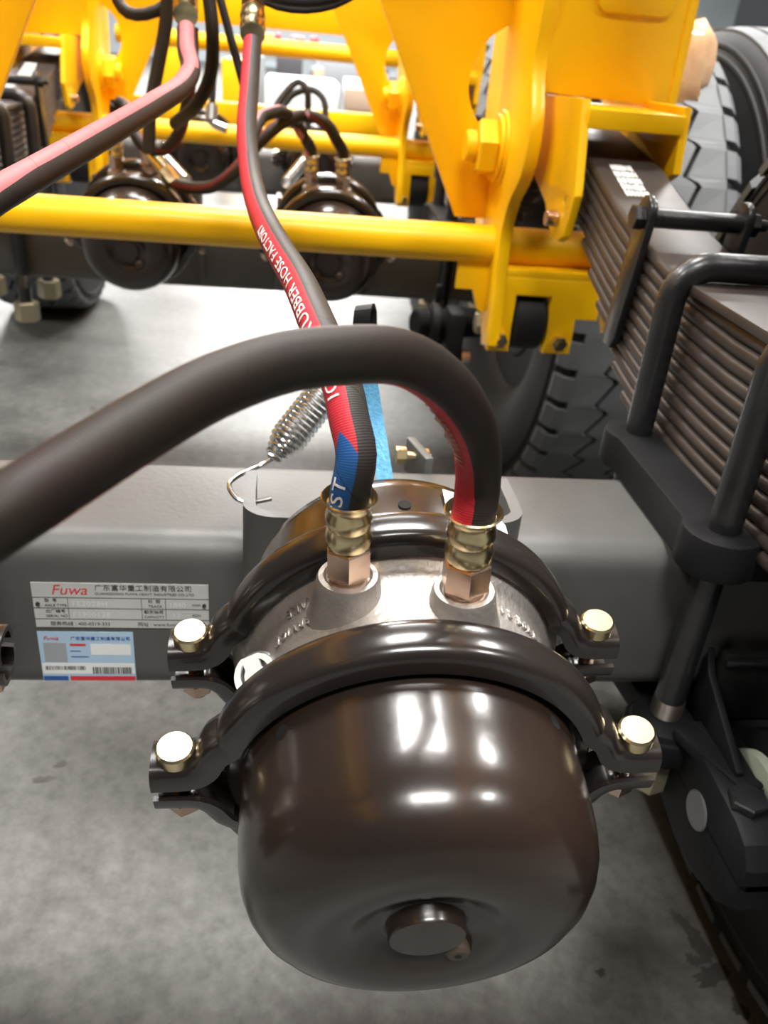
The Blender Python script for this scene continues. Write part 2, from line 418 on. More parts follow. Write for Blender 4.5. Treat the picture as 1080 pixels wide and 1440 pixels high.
def spring_seat(parent, xc, y, s):
    """thick pad welded on the beam with a round ear at each U-bolt leg, and the clamp plate under the beam"""
    ears = [(xc+sx*0.060, y+sy*0.094) for sx in (-1, 1) for sy in (-1, 1)]
    outer = []
    for (cx, cy, a0) in ((xc+.062, y+.094, -0.2*PI), (xc-.062, y+.094, 0.3*PI), (xc-.062, y-.094, 0.8*PI), (xc+.062, y-.094, 1.3*PI)):
        outer += circ(cx, cy, 0.029, 10, a0, a0+0.9*PI)
    plate('spring_seat', outer, [circ(cx, cy, 0.0135, 16) for cx, cy in ((xc+.062, y+.094), (xc-.062, y+.094), (xc-.062, y-.094), (xc+.062, y-.094))], 0.034, 'XY', 0.613, SEAT, parent, bevel=0.003)
    MB().box((xc, y, 0.5995), (0.095, 0.15, 0.012)).build('seat_weld', SEAT, parent, True)

# printed nameplate and sticker on the near beam
def lettering(body, x, z, size, y, shear=0.0, align='LEFT', space=1.0, mirror=False, sx=1.0):
    me = curve_mesh(None, text=body, size=size, thick=0.00012, shear=shear, align=align, space=space)
    for q in me.vertices: q.co = (x+q.co.x*sx, y-0.00008+q.co.z*-1, z+q.co.y)
    return me
def strip(x0, x1, z0, z1, y, t=0.00012):
    return MB().box(((x0+x1)/2, y-t/2, (z0+z1)/2), (abs(x1-x0), t, abs(z1-z0))).mesh()
yf = -0.0755
np_ = MB().box((-0.1225, yf, 0.535), (0.134, 0.0012, 0.042)).build('nameplate', PLATE, axle1, True, smooth=False)
yp = yf-0.0007
X0 = -0.1895; Z1 = 0.556
MBk = []
for z in (0.5425, 0.5325, 0.5220): MBk.append(strip(X0, X0+0.134, z-0.00025, z+0.00025, yp))
for x, za, zb in ((X0+0.026, 0.522, 0.5425), (X0+0.082, 0.522, 0.5425), (X0+0.1005, 0.522, 0.5425)): MBk.append(strip(x-0.0002, x+0.0002, za, zb, yp))
for (b_, x, z, sz) in (('广东富华重工制造有限公司', 0.047, 0.5500, 0.0062), ('GUANGDONG FUWA HEAVY INDUSTRIES CO.,LTD', 0.047, 0.5455, 0.0033), ('型  号', 0.0085, 0.5385, 0.0038), ('AXLE TYPE', 0.0085, 0.5340, 0.0034),
                     ('出厂编号', 0.0085, 0.5283, 0.0038), ('SERIAL NO', 0.0085, 0.5238, 0.0034), ('轮  距', 0.087, 0.5385, 0.0038), ('TRACK', 0.087, 0.5340, 0.0034),
                     ('额定轴荷', 0.0835, 0.5283, 0.0038), ('CAPACITY', 0.0835, 0.5238, 0.0033), ('mm', 0.121, 0.5355, 0.0045), ('ton', 0.121, 0.5255, 0.0050),
                     ('服务热线 : 400-0319-333', 0.011, 0.5160, 0.0044), ('网址 : www.fuwa.com', 0.078, 0.5160, 0.0044)):
    MBk.append(lettering(b_, X0+x, z, sz, yp))
link('black_print', joined(MBk), INK, np_, False, False)
link('red_print', joined([lettering('Fuwa', X0+0.014, 0.5455, 0.0130, yp, shear=0.25, space=1.0)]), REDINK, np_, False, False)
link('stamped_digits', joined([lettering('FE2028H', X0+0.029, 0.5345, 0.0068, yp, space=1.1), lettering('F1900128', X0+0.029, 0.5245, 0.0066, yp, space=1.1), lettering('1840', X0+0.103, 0.5345, 0.0066, yp), lettering('13', X0+0.105, 0.5245, 0.0066, yp)]), PALEINK, np_, False, False)
for x in (X0+0.0035, X0+0.1305): MB().cyl((x, yp+0.0004, 0.5365), (x, yp-0.0012, 0.5365), 0.0016, 12).build('rivet', INK, np_)
st = MB().box((-0.1530, yf+0.0003, 0.4840), (0.074, 0.0006, 0.050)).build('sticker', STICK, axle1, True, smooth=False)
ys = yf-0.0001
link('white_panel', joined([strip(-0.1895, -0.1165, 0.4665, 0.4775, ys, .0001), strip(-0.150, -0.1185, 0.4860, 0.4970, ys)]), WHITE, st, False, False)
link('grey_panel', strip(-0.1865, -0.1690, 0.4785, 0.4980, ys, .0001), GREYINK, st, False, False)
link('blue_print', joined([lettering('广东富华重工制造有限公司', -0.1650, 0.5012, 0.0039, ys-.0001), strip(-0.1895, -0.1700, 0.4595, 0.4640, ys), strip(-0.166, -0.158, 0.4893, 0.4902, ys), strip(-0.166, -0.152, 0.4835, 0.4845, ys)]), BLUEINK, st, False, False)
link('red_print', joined([lettering('Fuwa', -0.186, 0.5008, 0.0056, ys-.0001, shear=0.25), strip(-0.1685, -0.1165, 0.4595, 0.4640, ys), strip(-0.166, -0.1535, 0.4950, 0.4972, ys)]), REDINK, st, False, False)
bars = []; x = -0.1855
for r0, r1, za, zb in ((-0.1870, -0.1560, 0.4705, 0.4745), (-0.1500, -0.1190, 0.4665, 0.4735)):
    x = r0
    while x < r1:
        w_ = random.choice((0.0004, 0.0007, 0.0011)); bars.append(strip(x, x+w_, za, zb, ys-.0001)); x += w_+random.choice((0.0004, 0.0008))
link('barcode', joined(bars), INK, st, False, False)

# ------------------------------------------------------------------ brake chamber (built once in its own axes, -y towards the spring end)
TILT = math.radians(11.3)
def arch(w_=0.0128, h=0.0135, t=0.0032, n=12):
    def se(a, w2, h2): c, s_ = math.cos(a), math.sin(a); return (w2*math.copysign(abs(c)**0.62, c), h2*abs(s_)**0.62)
    outer = [se(PI*i/n, w_, h) for i in range(n+1)]
    inner = [se(PI-PI*i/n, w_-t, h-t) for i in range(n+1)]
    return outer+inner
def half_ring_path(sgn):
    pts = [(-0.1310, 0.0040), (-0.122, 0.0040), (-0.111, 0.0048), (-0.1030, 0.0085), (-0.0970, 0.0155), (-0.0925, 0.0250)]
    P = [Vector((a, 0, b)) for a, b in pts]
    for i in range(41):
        th = math.radians(160-140*i/40); P.append(Vector((0.0910*math.cos(th), 0, 0.0910*math.sin(th))))
    P += [Vector((-a, 0, b)) for a, b in reversed(pts)]
    P = catmull(P, 0.004)
    return [Vector((p.x, p.y, p.z*sgn)) for p in P] if sgn > 0 else [Vector((-p.x, p.y, -p.z)) for p in P]
def wrap_text(body, size, r, th0, a0, flip, thick=0.0026):
    """lettering laid around the casting: th0 degrees from +x, a0 = distance towards the camera"""
    me = curve_mesh(None, text=body, size=size, thick=thick, space=1.15)
    for q in me.vertices:
        x, y, z = q.co
        th = math.radians(th0)+x/r; a = a0+y
        rr = r+z+max(0.0, 0.022-a)*0.30
        q.co = (rr*math.cos(th), -a, rr*math.sin(th))
    return me
RING2 = 0.0765
PORTS = ((-0.031, 0.0345), (0.0255, 0.0460))
def build_chamber(name, label):
    t = thing(name, label, 'brake chamber', (0, 0, 0), group='round brake chambers on the axles')
    ax = (0, -1, 0)
    MB().lathe([(0.030, -0.082), (0.055, -0.080), (0.070, -0.0745), (0.0815, -0.064), (0.0855, -0.052), (0.0865, -0.020), (0.0875, -0.012), (0.094, -0.007), (0.096, -0.001), (0.096, 0.001), (0.05, 0.001)], (0, 0, 0), ax, 64).build('service_housing', HOUS, t)
    MB().lathe([(0.05, 0.001), (0.0955, 0.001), (0.0955, 0.004), (0.0905, 0.0095), (0.0862, 0.014), (0.0838, 0.022), (0.0830, 0.038), (0.0838, 0.055), (0.0862, 0.0635), (0.0905, 0.0675), (0.0955, 0.0725), (0.0955, 0.0755), (0.05, 0.0755)], (0, 0, 0), ax, 64).build('centre_casting', CAST, t)
    sh = MB().lathe([(0.05, 0.0757), (0.0955, 0.0757), (0.0955, 0.0785), (0.0925, 0.0815), (0.0880, 0.0835), (0.0866, 0.087), (0.0866, 0.110), (0.0864, 0.122), (0.0858, 0.131), (0.0840, 0.1405), (0.0805, 0.149), (0.0750, 0.1565), (0.0670, 0.1625), (0.0580, 0.1655), (0.0480, 0.1663), (0.0400, 0.1655), (0.0330, 0.1625), (0.0280, 0.1585), (0.0225, 0.1572), (0.0186, 0.1572), (0.0180, 0.1580), (0.0180, 0.1640), (0.0172, 0.1655), (0.0, 0.1658)], (0, 0, 0), ax, 72).build('spring_housing', HOUS, t, angle=60)
    dp = MB().cyl((0.0165, -0.1545, -0.0235), (0.0165, -0.1645, -0.0235), 0.0062, 16, 0.0015).build('drain_plug', mat('plug_brown', (0.05, 0.035, 0.025), 0.5), t)
    MB().cyl((0.0165, -0.1640, -0.0235), (0.0165, -0.1648, -0.0235), 0.0018, 10).build('hole', HOLE_SHADE, dp)  # solid black dot painted as the shade in the plug's hole
    for th, a in ((138, 0.094), (42, 0.094), (88, -0.034)):
        d = Vector((math.cos(math.radians(th)), 0, math.sin(math.radians(th))))
        MB().cyl(d*0.080+Vector((0, -a, 0)), d*0.0869+Vector((0, -a, 0)), 0.0037, 14).build('vent_hole_shade', HOLE_SHADE, t)  # black disc standing slightly proud, its colour paints the vent's inner shade
    pr = arch()
    for a in (0.0, RING2):
        for sg in (1, -1):
            P = [p+Vector((0, -a, 0)) for p in half_ring_path(sg)]
            MB().sweep(P, pr, (0, -1, 0)).build('clamp_half', RING, t, angle=50)
        for sx in (-1, 1):
            x = sx*0.1185
            b = MB().cyl((x, -a, 0.0155), (x, -a, 0.0245), 0.0098, 24, 0.0012).build('clamp_bolt', GOLD if a == 0 or sx else PINK, t)
            MB().cyl((x, -a, -0.032), (x, -a, 0.016), 0.0046, 14).build('shank', PINK, b)
            MB().hexnut((x, -a, -0.0270), (x, -a, -0.0175), 0.0092, 0.4).lathe([(0.0062, 0), (0.0060, 0.003), (0.004, 0.0055), (0, 0.0062)], (x, -a, -0.0270), (0, 0, -1), 14).build('nut', PINK, b)
    # two port bosses
    for bx, a in PORTS:
        MB().lathe([(0.0215, 0.066), (0.0192, 0.074), (0.0172, 0.082), (0.0162, 0.089), (0.0150, 0.0915), (0.0125, 0.0918), (0.0108, 0.0900), (0.0, 0.0900)], (bx, -a, 0.0), (bx*0.12, 0.1, 1), 32).build('port_boss', CAST, t)
    link('cast_lettering', joined([wrap_text('SERVICE', 0.0074, 0.0836, 124, 0.0300, True), wrap_text('BRAKE', 0.0074, 0.0838, 121, 0.0185, True)]), CAST, t, False, False)
    link('cast_type_mark', joined([wrap_text('TYPE 24', 0.0082, 0.0836, 33, 0.028, True)]), CAST, t, False, False)
    # white snap plug on the side of the casting
    th = math.radians(158); d = Vector((math.cos(th), 0, math.sin(th))); c0 = d*0.0830+Vector((0, -0.040, 0))
    d = Vector((-0.42, -0.52, 0.74)).normalized(); c0 = c0+d*0.002
    e2 = Vector((0.92, 0.10, 0.38)); e2 = (e2-d*e2.dot(d)).normalized(); e1 = d.cross(e2)
    MB().cyl(c0-d*0.020, c0+d*0.0008, 0.0135, 24, 0.001).build('plug_boss', GREYFIT, t)  # darker than the casting, painting the shaded gap between plug and ring
    def disc(outline, lift, thick):
        me = curve_mesh(outline, [], thick)
        for q in me.vertices: q.co = c0+e1*q.co.y+e2*q.co.x+d*(lift+q.co.z)
        return me
    sp = link('snap_plug', joined([disc(circ(0, 0, 0.0060, 20)+[], 0.003, 0.004), disc([(-0.004, 0), (0.004, 0), (0.0048, 0.011), (-0.0048, 0.011)], 0.003, 0.004), disc([(-0.004, 0), (0.004, 0), (0.0048, -0.011), (-0.0048, -0.011)], 0.003, 0.004)]), mat('white_plastic', (0.85, 0.85, 0.82), 0.35), t, False, False)
    arcs = []
    for a0 in (-0.36*PI, 0.64*PI):
        arcs.append(disc(circ(0, 0, 0.0122, 14, a0, a0+0.72*PI)+list(reversed(circ(0, 0, 0.0094, 14, a0, a0+0.72*PI))), 0.0028, 0.004))
    link('snap_ring', joined(arcs), MATS['white_plastic'], sp, False, False)
    # paper label on the service housing
    vs = []; fs = []
    for i in range(9):
        th = math.radians(72-4.2*i)
        for a in (0.026, 0.052): vs.append((0.0872*math.cos(th), a, 0.0872*math.sin(th)))
    for i in range(8): fs.append((2*i, 2*i+1, 2*i+3, 2*i+2))
    pl = MB().add(vs, fs).build('paper_label', WHITE, t)
    vs = []; fs = []
    for i, (th, a, wd, hh) in enumerate([(66, 0.040, 1.1, .004), (63, 0.040, .8, .005), (59, 0.040, 1.4, .004), (55, .040, 1.2, .004), (64, 0.032, .6, .002), (60, 0.032, 1.0, .002)]):
        k = len(vs)
        for t2 in (th, th-wd):
            for a2 in (a-hh/2, a+hh/2): vs.append((0.0874*math.cos(math.radians(t2)), a2, 0.0874*math.sin(math.radians(t2))))
        fs.append((k, k+1, k+3, k+2))
    MB().add(vs, fs).build('label_print', INK, pl)
    # push rod stub and studs reaching the bracket
    MB().cyl((0, 0.080, 0), (0, 0.150, 0), 0.009, 16).build('push_rod', STEEL, t)
    return t
def chamber_matrix(x, y, clock=-3.0):
    mm = Matrix.Rotation(TILT, 4, 'X') @ Matrix.Rotation(math.radians(clock), 4, 'Y')
    mm.translation = Vector((x, y-0.240, 0.621)); return mm
ch = build_chamber('brake_chamber', 'large glossy dark brown spring brake chamber with bare aluminium middle, beside the nameplate')
ch.matrix_world = chamber_matrix(0.070, 0.0)
CH = {}
CH['main'] = ch
for key, x, y, cl, lab in (('l1', -0.283, 0.0, 2, 'brake chamber of which only one hollow clamp lug shows beside the blue sticker'),
                           ('r2', 0.075, SP, -3, 'black brake chamber behind the long yellow tube with two upright brass hose ends'),
                           ('l2', -0.279, SP, 0, 'black brake chamber behind the long yellow tube with a brass elbow on it'),
                           ('r3', 0.070, 2*SP, -3, 'small distant brake chamber beneath the second yellow tube, next to a bright beam'),
                           ('l3', -0.279, 2*SP, 0, 'small distant brake chamber above a drooping black hose')):
    c = copy_tree(ch); c.matrix_world = chamber_matrix(x, y, cl); c['label'] = lab; CH[key] = c

# ------------------------------------------------------------------ leaf springs, U-bolts
ZT = 0.765; KC = 0.40; LT = 0.01315
HALF = [0.640, 0.640, 0.600, 0.545, 0.500, 0.455, 0.410, 0.365, 0.320, 0.275, 0.235, 0.195]
def zc_(y):
    a = abs(y); return KC*a*a if a < 0.42 else KC*0.42**2+(a-0.42)*0.16
def leaf_mesh(half, zt, xc, y0, wd=0.09):
    t = LT-0.0005; r = 0.0052; prof = rrect(-wd/2, -t, wd/2, 0, r, 3); n = len(prof); vs = []; fs = []; N = 24
    for i in range(N+1):
        y = -half+2*half*i/N; z = zt+zc_(y); sl = (zc_(y+0.004)-zc_(y-0.004))/0.008; L = math.hypot(1, sl)
        for a, b in prof: vs.append((xc+a, y0+y-b*sl/L, z+b/L))
    for i in range(N):
        for j in range(n): fs.append((i*n+j, i*n+(j+1) % n, (i+1)*n+(j+1) % n, (i+1)*n+j))
    fs += [tuple(range(n)), tuple(N*n+j for j in range(n))]
    return MB().add(vs, fs)
XS = 0.405
def build_spring(label):
    t = thing('leaf_spring', label, 'leaf spring', (XS, 0, 0.607))
    for i, h in enumerate(HALF):
        leaf_mesh(h, ZT-i*LT, XS, 0).build('leaf', LEAF, t, True)
    # pad under the U-bolts
    pad = rrect(XS-0.050, -0.095, XS+0.050, 0.125, 0.034, 8)
    plate('top_pad', pad, [], 0.009, 'XY', ZT+0.006, SEAT if False else LEAF, t, bevel=0.0015)
    # rebound clip: strap, bolt, sleeve
    yc = 0.215; zc = ZT+KC*yc*yc; sl = math.atan(2*KC*yc)
    for sx in (-1, 1):
        x = XS+sx*0.0510
        out = [(yc-0.016, zc+0.028)]+[(yc+0.016*math.cos(a), zc+0.030+0.016*math.sin(a)) for a in [PI-PI*i/8 for i in range(0, 9)]]+[(yc+0.040, zc-0.100), (yc+0.036, zc-0.112), (yc+0.016, zc-0.112), (yc+0.008, zc-0.100)]
        plate('clip_strap', out, [], 0.008, 'YZ', x, BLACKP, t)
    MB().cyl((XS-0.048, yc, zc+0.026), (XS+0.048, yc, zc+0.026), 0.0095, 18).build('clip_sleeve', BLACKP, t, True)
    bl = MB().hexnut((XS-0.066, yc, zc+0.026), (XS-0.055, yc, zc+0.026), 0.0125).build('clip_bolt', BLACKP, t, True)
    MB().hexnut((XS+0.055, yc, zc+0.026), (XS+0.066, yc, zc+0.026), 0.0125).cyl((XS+0.066, yc, zc+0.026), (XS+0.076, yc, zc+0.026), 0.006, 12).build('nut', BLACKP, bl, True)
    MB().box((XS, yc+0.026, zc-0.106), (0.108, 0.022, 0.008), bev=0.002).build('clip_base', BLACKP, t, True)
    # stencilled print on the top leaf
    items = []
    for k in range(5):
        y = 0.350+0.016*k; z = ZT+KC*y*y+0.0006; x = XS-0.012
        sl_ = 2*KC*y
        xx = x-0.014
        while xx < x+0.014:
            wd = random.choice((0.0022, 0.0032, 0.0044)); hh = random.choice((0.0135, 0.0150, 0.0125))
            rot = Matrix.Rotation(math.atan(sl_), 3, 'X')
            items.append(MB().box((xx+wd/2, y, z), (wd, hh, 0.0004), rot).mesh()); xx += wd+random.choice((0.0004, 0.0008, 0.0014))
    link('stencil_print', joined(items), STENCIL, t, True, False)
    return t
spr = build_spring('thick brown leaf spring stack with white stencil on its top leaf, between two black U-bolts')
spr2 = shifted(spr, (0, SP, 0), 'leaf spring on the second axle behind the yellow hanger with the big hex bolt')
spr3 = shifted(spr, (XC*2-XS-XS, SP, 0), 'leaf spring on the far side with a rebound clip, beside stacked U-bolt legs')
UB = 0.0130
def build_ubolt(y, label, cat='U-bolt'):
    o = thing('u_bolt', label, cat, (XS, y, 0.43), group='black U-bolts over the leaf springs')
    P = [(XS-0.0615, y, 0.405), (XS-0.0615, y, 0.45), (XS-0.0615, y, ZT-0.018)]
    top = ZT+0.0115+UB
    r = 0.032
    P = [Vector(p) for p in P]
    for i in range(0, 9):
        a = PI-PI/2*i/8; P.append(Vector((XS-0.0615+r+r*math.cos(a), y, top-r+r*math.sin(a))))
    for i in range(0, 9):
        a = PI/2-PI/2*i/8; P.append(Vector((XS+0.0615-r+r*math.cos(a), y, top-r+r*math.sin(a))))
    P += [Vector((XS+0.0615, y, 0.45)), Vector((XS+0.0615, y, 0.405))]
    MB().tube(P, UB, 20).build('rod', BLACKP, o, True)
    for sx in (-1, 1):
        x = XS+sx*0.0615
        th = MB()
        for k in range(16): th.lathe([(UB+0.0001, 0), (UB+0.0008, 0.0007), (UB+0.0001, 0.0014)], (x, y, 0.434+k*0.0015), (0, 0, 1), 20)
        th.build('thread', mat('thread_steel', (0.10, 0.085, 0.07), 0.4, metal=0.7), o, True)
        MB().hexnut((x, y, 0.362), (x, y, 0.4025), 0.0260, 0.3).build('nut', OLIVE, o, True)
    return o
ub1 = build_ubolt(-0.094, 'black U-bolt whose threaded leg ends in the lower clamp plate')
ub2 = build_ubolt(0.094, 'black U-bolt crossing the spring top next to the rebound clip')
for u_, lab in ((ub1, 'blurred black U-bolt on the far-side spring, behind its twin near the hose'), (ub2, 'blurred black U-bolt on the far-side spring next to the rebound clip')):
    shifted(u_, (2*XC-2*XS, SP, 0), lab)
    shifted(u_, (0, SP, 0), 'U-bolt on the second axle right behind the black rubber bushing' if u_ is ub1 else 'U-bolt on the second axle in front of the hanger with the dark oval hole')
spring_seat(axle1, XS, 0, 1); spring_seat(axle2, XS, SP, 1); spring_seat(axle2, 2*XC-XS, SP, -1)

# lower clamp plate with the torque arm clamp
def build_clamp_plate(label):
    t = thing('spring_clamp_plate', label, 'clamp plate', (XS, 0, 0.40))
    xl = XS-0.0615
    outer = circ(xl, -0.094, 0.031, 14, 0.55*PI, 1.55*PI)+[(XS-0.045, -0.128), (XS+0.09, -0.128), (XS+0.09, 0.12)]+circ(xl, 0.094, 0.031, 12, 0.45*PI, 1.3*PI)
    plate('base_plate', outer, [], 0.026, 'XY', 0.4165, SEAT, t, bevel=0.003)
    MB().lathe([(0.030, 0), (0.028, 0.005), (0.018, 0.011), (0.0150, 0.0115)], (xl, -0.094, 0.4295), (0, 0, 1), 24).build('eye_collar', SEAT, t, True)
    MB().box((0.366, -0.150, 0.4380), (0.022, 0.080, 0.012), Matrix.Rotation(0.42, 3, 'Z'), 0.003).build('arm', SEAT, t, True)
    plate('rib', [(-0.085, 0.500), (-0.095, 0.485), (-0.172, 0.447), (-0.172, 0.436), (-0.085, 0.432)], [], 0.007, 'YZ', 0.3735, SEAT, t)
    MB().box((0.430, -0.088, 0.468), (0.096, 0.014, 0.072), bev=0.003).build('front_web', BLACKM, t, True)
    MB().box((0.427, -0.0965, 0.4985), (0.090, 0.006, 0.007), bev=0.002).build('weld_bead', BLACKP, t, True)
    up = [(-0.238, 0.4025), (-0.238, 0.416), (-0.228, 0.428), (-0.212, 0.433), (-0.15, 0.437), (-0.115, 0.437), (-0.115, 0.4025)]
    lo = [(-0.238, 0.3965), (-0.238, 0.378), (-0.222, 0.364), (-0.19, 0.352), (-0.15, 0.350), (-0.115, 0.360), (-0.115, 0.3965)]
    plate('clamp_upper', up, [], 0.040, 'YZ', 0.3720, SEAT, t, bevel=0.006)
    plate('clamp_lower', lo, [], 0.040, 'YZ', 0.3720, SEAT, t, bevel=0.006)
    MB().cyl((0.3505, -0.168, 0.3995), (0.46, -0.168, 0.3995), 0.0170, 24, 0.001).build('pivot_pin', GREYFIT, t, True)
    bo = MB().hexnut((0.370, -0.197, 0.431), (0.370, -0.197, 0.447), 0.0160, 0.3).build('clamp_bolt', BLACKP, t, True)
    MB().cyl((0.370, -0.197, 0.340), (0.370, -0.197, 0.433), 0.008, 14).build('shank', BLACKP, bo, True)
    MB().lathe([(0.030, 0), (0.048, 0.001), (0.048, 0.010), (0.030, 0.011)], (0.3945, -0.168, 0.402), (1, 0, 0), 32).build('nylon_washer', NYLON, t, True)
    MB().lathe([(0.030, 0), (0.058, 0.002), (0.060, 0.045), (0.03, 0.05)], (0.4065, -0.160, 0.404), (1, 0, 0), 32).build('rod_eye', SEAT, t, True)
    MB().tube([(0.440, -0.19, 0.39), (0.442, -0.33, 0.36), (0.444, -0.52, 0.31)], 0.026, 20).build('torque_rod', SEAT, t, True)
    return t
build_clamp_plate('black lower clamp plate with ribbed arm and a split clamp holding a hex bolt')

# ------------------------------------------------------------------ yellow hangers
def hexbolt(t, name, p0, dirx, r, stack, material):
    pass
def build_hanger(mir, yc, label):
    """welded yellow spring hanger; mir=True mirrors it to the far side of the trailer"""
    fx = (lambda x: 2*XC-x) if mir else (lambda x: x)
    t = thing('spring_hanger', label, 'spring hanger', (fx(0.40), yc, 0.56))
    d = yc-0.655
    def YZ(nm, pts, x, th, holes=(), bevel=0.002):
        plate(nm, [(a+d, b) for a, b in pts], [[(a+d, b) for a, b in h] for h in holes], th, 'YZ', fx(x), YEL, t, bevel=bevel)
    def XZ(nm, pts, y, th, holes=(), bevel=0.002):
        plate(nm, [(fx(a), b) for a, b in pts], [[(fx(a), b) for a, b in h] for h in holes], th, 'XZ', y+d, YEL, t, bevel=bevel)
    front = [Vector((0.545, 1.26, 0)), Vector((0.550, 1.06, 0)), Vector((0.556, 0.99, 0)), Vector((0.562, 0.935, 0)), Vector((0.550, 0.905, 0)), Vector((0.533, 0.875, 0)), Vector((0.530, 0.838, 0)), Vector((0.545, 0.80, 0)), Vector((0.585, 0.765, 0)), Vector((0.606, 0.72, 0)), Vector((0.602, 0.66, 0)), Vector((0.592, 0.60, 0)), Vector((0.590, 0.555, 0))]
    fr = [(p.x, p.y) for p in catmull(front, 0.012)]
    YZ('side_plate', fr+[(0.628, 0.545), (0.66, 0.58), (0.74, 0.62), (0.80, 0.72), (0.82, 0.90), (0.82, 1.26)], 0.313, 0.018)
    YZ('side_plate', [(0.560, 1.26), (0.560, 0.90), (0.585, 0.74), (0.590, 0.66), (0.600, 0.585), (0.625, 0.575), (0.66, 0.61), (0.78, 0.68), (0.82, 0.90), (0.82, 1.26)], 0.497, 0.012)
    ha = math.acos((0.304-0.335)/0.082); arc_ = circ(0.335, 0.905, 0.082, 20, 2*PI-ha, ha)
    XZ('gusset_plate', [(-0.02, 1.26), (0.119, 0.995), (0.258, 0.717), (0.304, 0.717)]+arc_+[(0.304, 1.26)], 0.730, 0.012, (), 0.0015)
    XZ('front_plate', [(0.322, 1.26), (0.322, 0.905), (0.503, 0.900), (0.503, 1.26)], 0.566, 0.012)
    XZ('upper_panel', rrect(0.375, 1.00, 0.470, 1.20, 0.012), 0.558, 0.006)
    # slipper box round the spring end
    YZ('slipper_cheek', [(0.438, 0.902), (0.60, 0.898), (0.60, 0.80), (0.52, 0.775), (0.49, 0.752), (0.470, 0.744), (0.440, 0.742), (0.420, 0.752), (0.405, 0.800)], 0.343, 0.011, [circ(0.440, 0.790, 0.007, 14)])
    YZ('slipper_cheek', [(0.436, 0.902), (0.60, 0.902), (0.60, 0.83), (0.445, 0.822), (0.425, 0.832)], 0.467, 0.011)
    plate('slipper_top', [(fx(a), b+d) for a, b in ((0.348, 0.428), (0.462, 0.428), (0.462, 0.60), (0.348, 0.60))], [], 0.022, 'XY', 0.884, YEL, t, bevel=0.002)
    # big bolt
    y, z = 0.678+d, 0.822
    b = MB().hexnut((fx(0.294), y, z), (fx(0.266), y, z), 0.040, 0.25).build('pivot_bolt', YEL, t, True)
    MB().cyl((fx(0.305), y, z), (fx(0.300), y, z), 0.052, 28, 0.001).cyl((fx(0.3), y, z), (fx(0.294), y, z), 0.046, 28, 0.001).build('washer', YEL, b, True)
    MB().cyl((fx(0.266), y, z), (fx(0.250), y, z), 0.022, 20, 0.002).build('bolt_end', YEL, b, True)
    # slipper roll bolt
    MB().cyl((fx(0.337), 0.455+d, 0.765), (fx(0.322), 0.455+d, 0.765), 0.010, 16, 0.001).build('roller_nut', PINK, t, True)
    MB().cyl((fx(0.330), 0.455+d, 0.763), (fx(0.480), 0.455+d, 0.763), 0.006, 14).build('roller_bolt', STEEL, t, True)
    # clevis
    XZ('clevis_plate', [(0.322, 0.652), (0.470, 0.652), (0.470, 0.600), (0.436, 0.600), (0.436, 0.545), (0.400, 0.545), (0.400, 0.632), (0.338, 0.632), (0.338, 0.545), (0.312, 0.545), (0.312, 0.652)], 0.612, 0.022, bevel=0.004)
    XZ('stiffener', [(0.258, 0.715), (0.306, 0.715), (0.306, 0.588), (0.295, 0.594), (0.284, 0.625), (0.258, 0.625)], 0.650, 0.012)
    MB().box((fx(0.400), 0.640+d, 0.660), (0.165, 0.075, 0.012), bev=0.002).build('shelf_plate', YEL, t, True)
    bu = MB().lathe([(0.020, 0.0), (0.042, 0.001), (0.046, 0.006), (0.046, 0.046), (0.042, 0.051), (0.020, 0.052)], (fx(0.343), 0.640+d, 0.585), (fx(1)-fx(0), 0, 0), 28).build('bushing', BLACKM, t, True)
    for x in (0.324, 0.418): MB().hexnut((x if not mir else fx(x), 0.602+d, 0.560), (x if not mir else fx(x), 0.590+d, 0.560), 0.0125).cyl((fx(x), 0.590+d, 0.560), (fx(x), 0.585+d, 0.560), 0.006, 12).build('clevis_bolt', GOLD, t, True)
    return t
hg = build_hanger(False, 0.655, 'yellow welded hanger with a large hex bolt, gripping the stencilled leaf spring')
hg2 = shifted(hg, (0, SP, 0), 'yellow hanger with hex bolt and dark oval hole, behind the nearer hanger')
hl = build_hanger(True, 0.655, 'orange-yellow hanger of which only a slanted gusset edge shows, across from the hex-bolt hanger')
hl2 = shifted(hl, (0, SP, 0), 'yellow hanger gripping the far-side leaf spring, behind the pink-striped hose')
def beam(x0, x1, y, z, r):
    return MB().cyl((x0, y, z), (x1, y, z), r, 32)
for y, z, r, lab in ((0.655, 0.690, 0.0275, 'long glossy yellow cross tube passing behind the striped hose'), (0.655+SP, 0.690, 0.0275, 'yellow cross tube joining the second pair of hangers'), (0.655+2*SP, 0.905, 0.032, 'distant yellow cross tube below the small red containers')):
    tag(beam(-0.70, 0.491, y, z, r).build('cross_tube', YEL), lab, 'tube', 'yellow cross tubes')
tag(MB().box((XC, 2.95, 0.675), (1.10, 0.06, 0.075), bev=0.004).build('cross_beam', YEL), 'orange-yellow cross beam just above the second yellow tube', 'beam')
tag(MB().box((XC, 3.30, 1.050), (1.20, 0.08, 0.16), bev=0.004).build('cross_beam', YEL), 'orange-yellow cross beam above the small red containers', 'beam')
for x, lab in ((0.405, 'yellow main chassis rail above the hex-bolt hangers'), (2*XC-0.405, 'yellow main chassis rail above the far-side hangers')):
    t = thing('chassis_rail', lab, 'chassis rail', (x, 1.3, 1.26))
    MB().box((x, 1.5, 1.267), (0.14, 5.4, 0.014), bev=0.002).build('lower_flange', YEL, t, True)
    MB().box((x, 1.5, 1.40), (0.010, 5.4, 0.26)).build('web', YEL, t, True)
    MB().box((x, 1.5, 1.537), (0.14, 5.4, 0.014), bev=0.002).build('upper_flange', YEL, t, True)

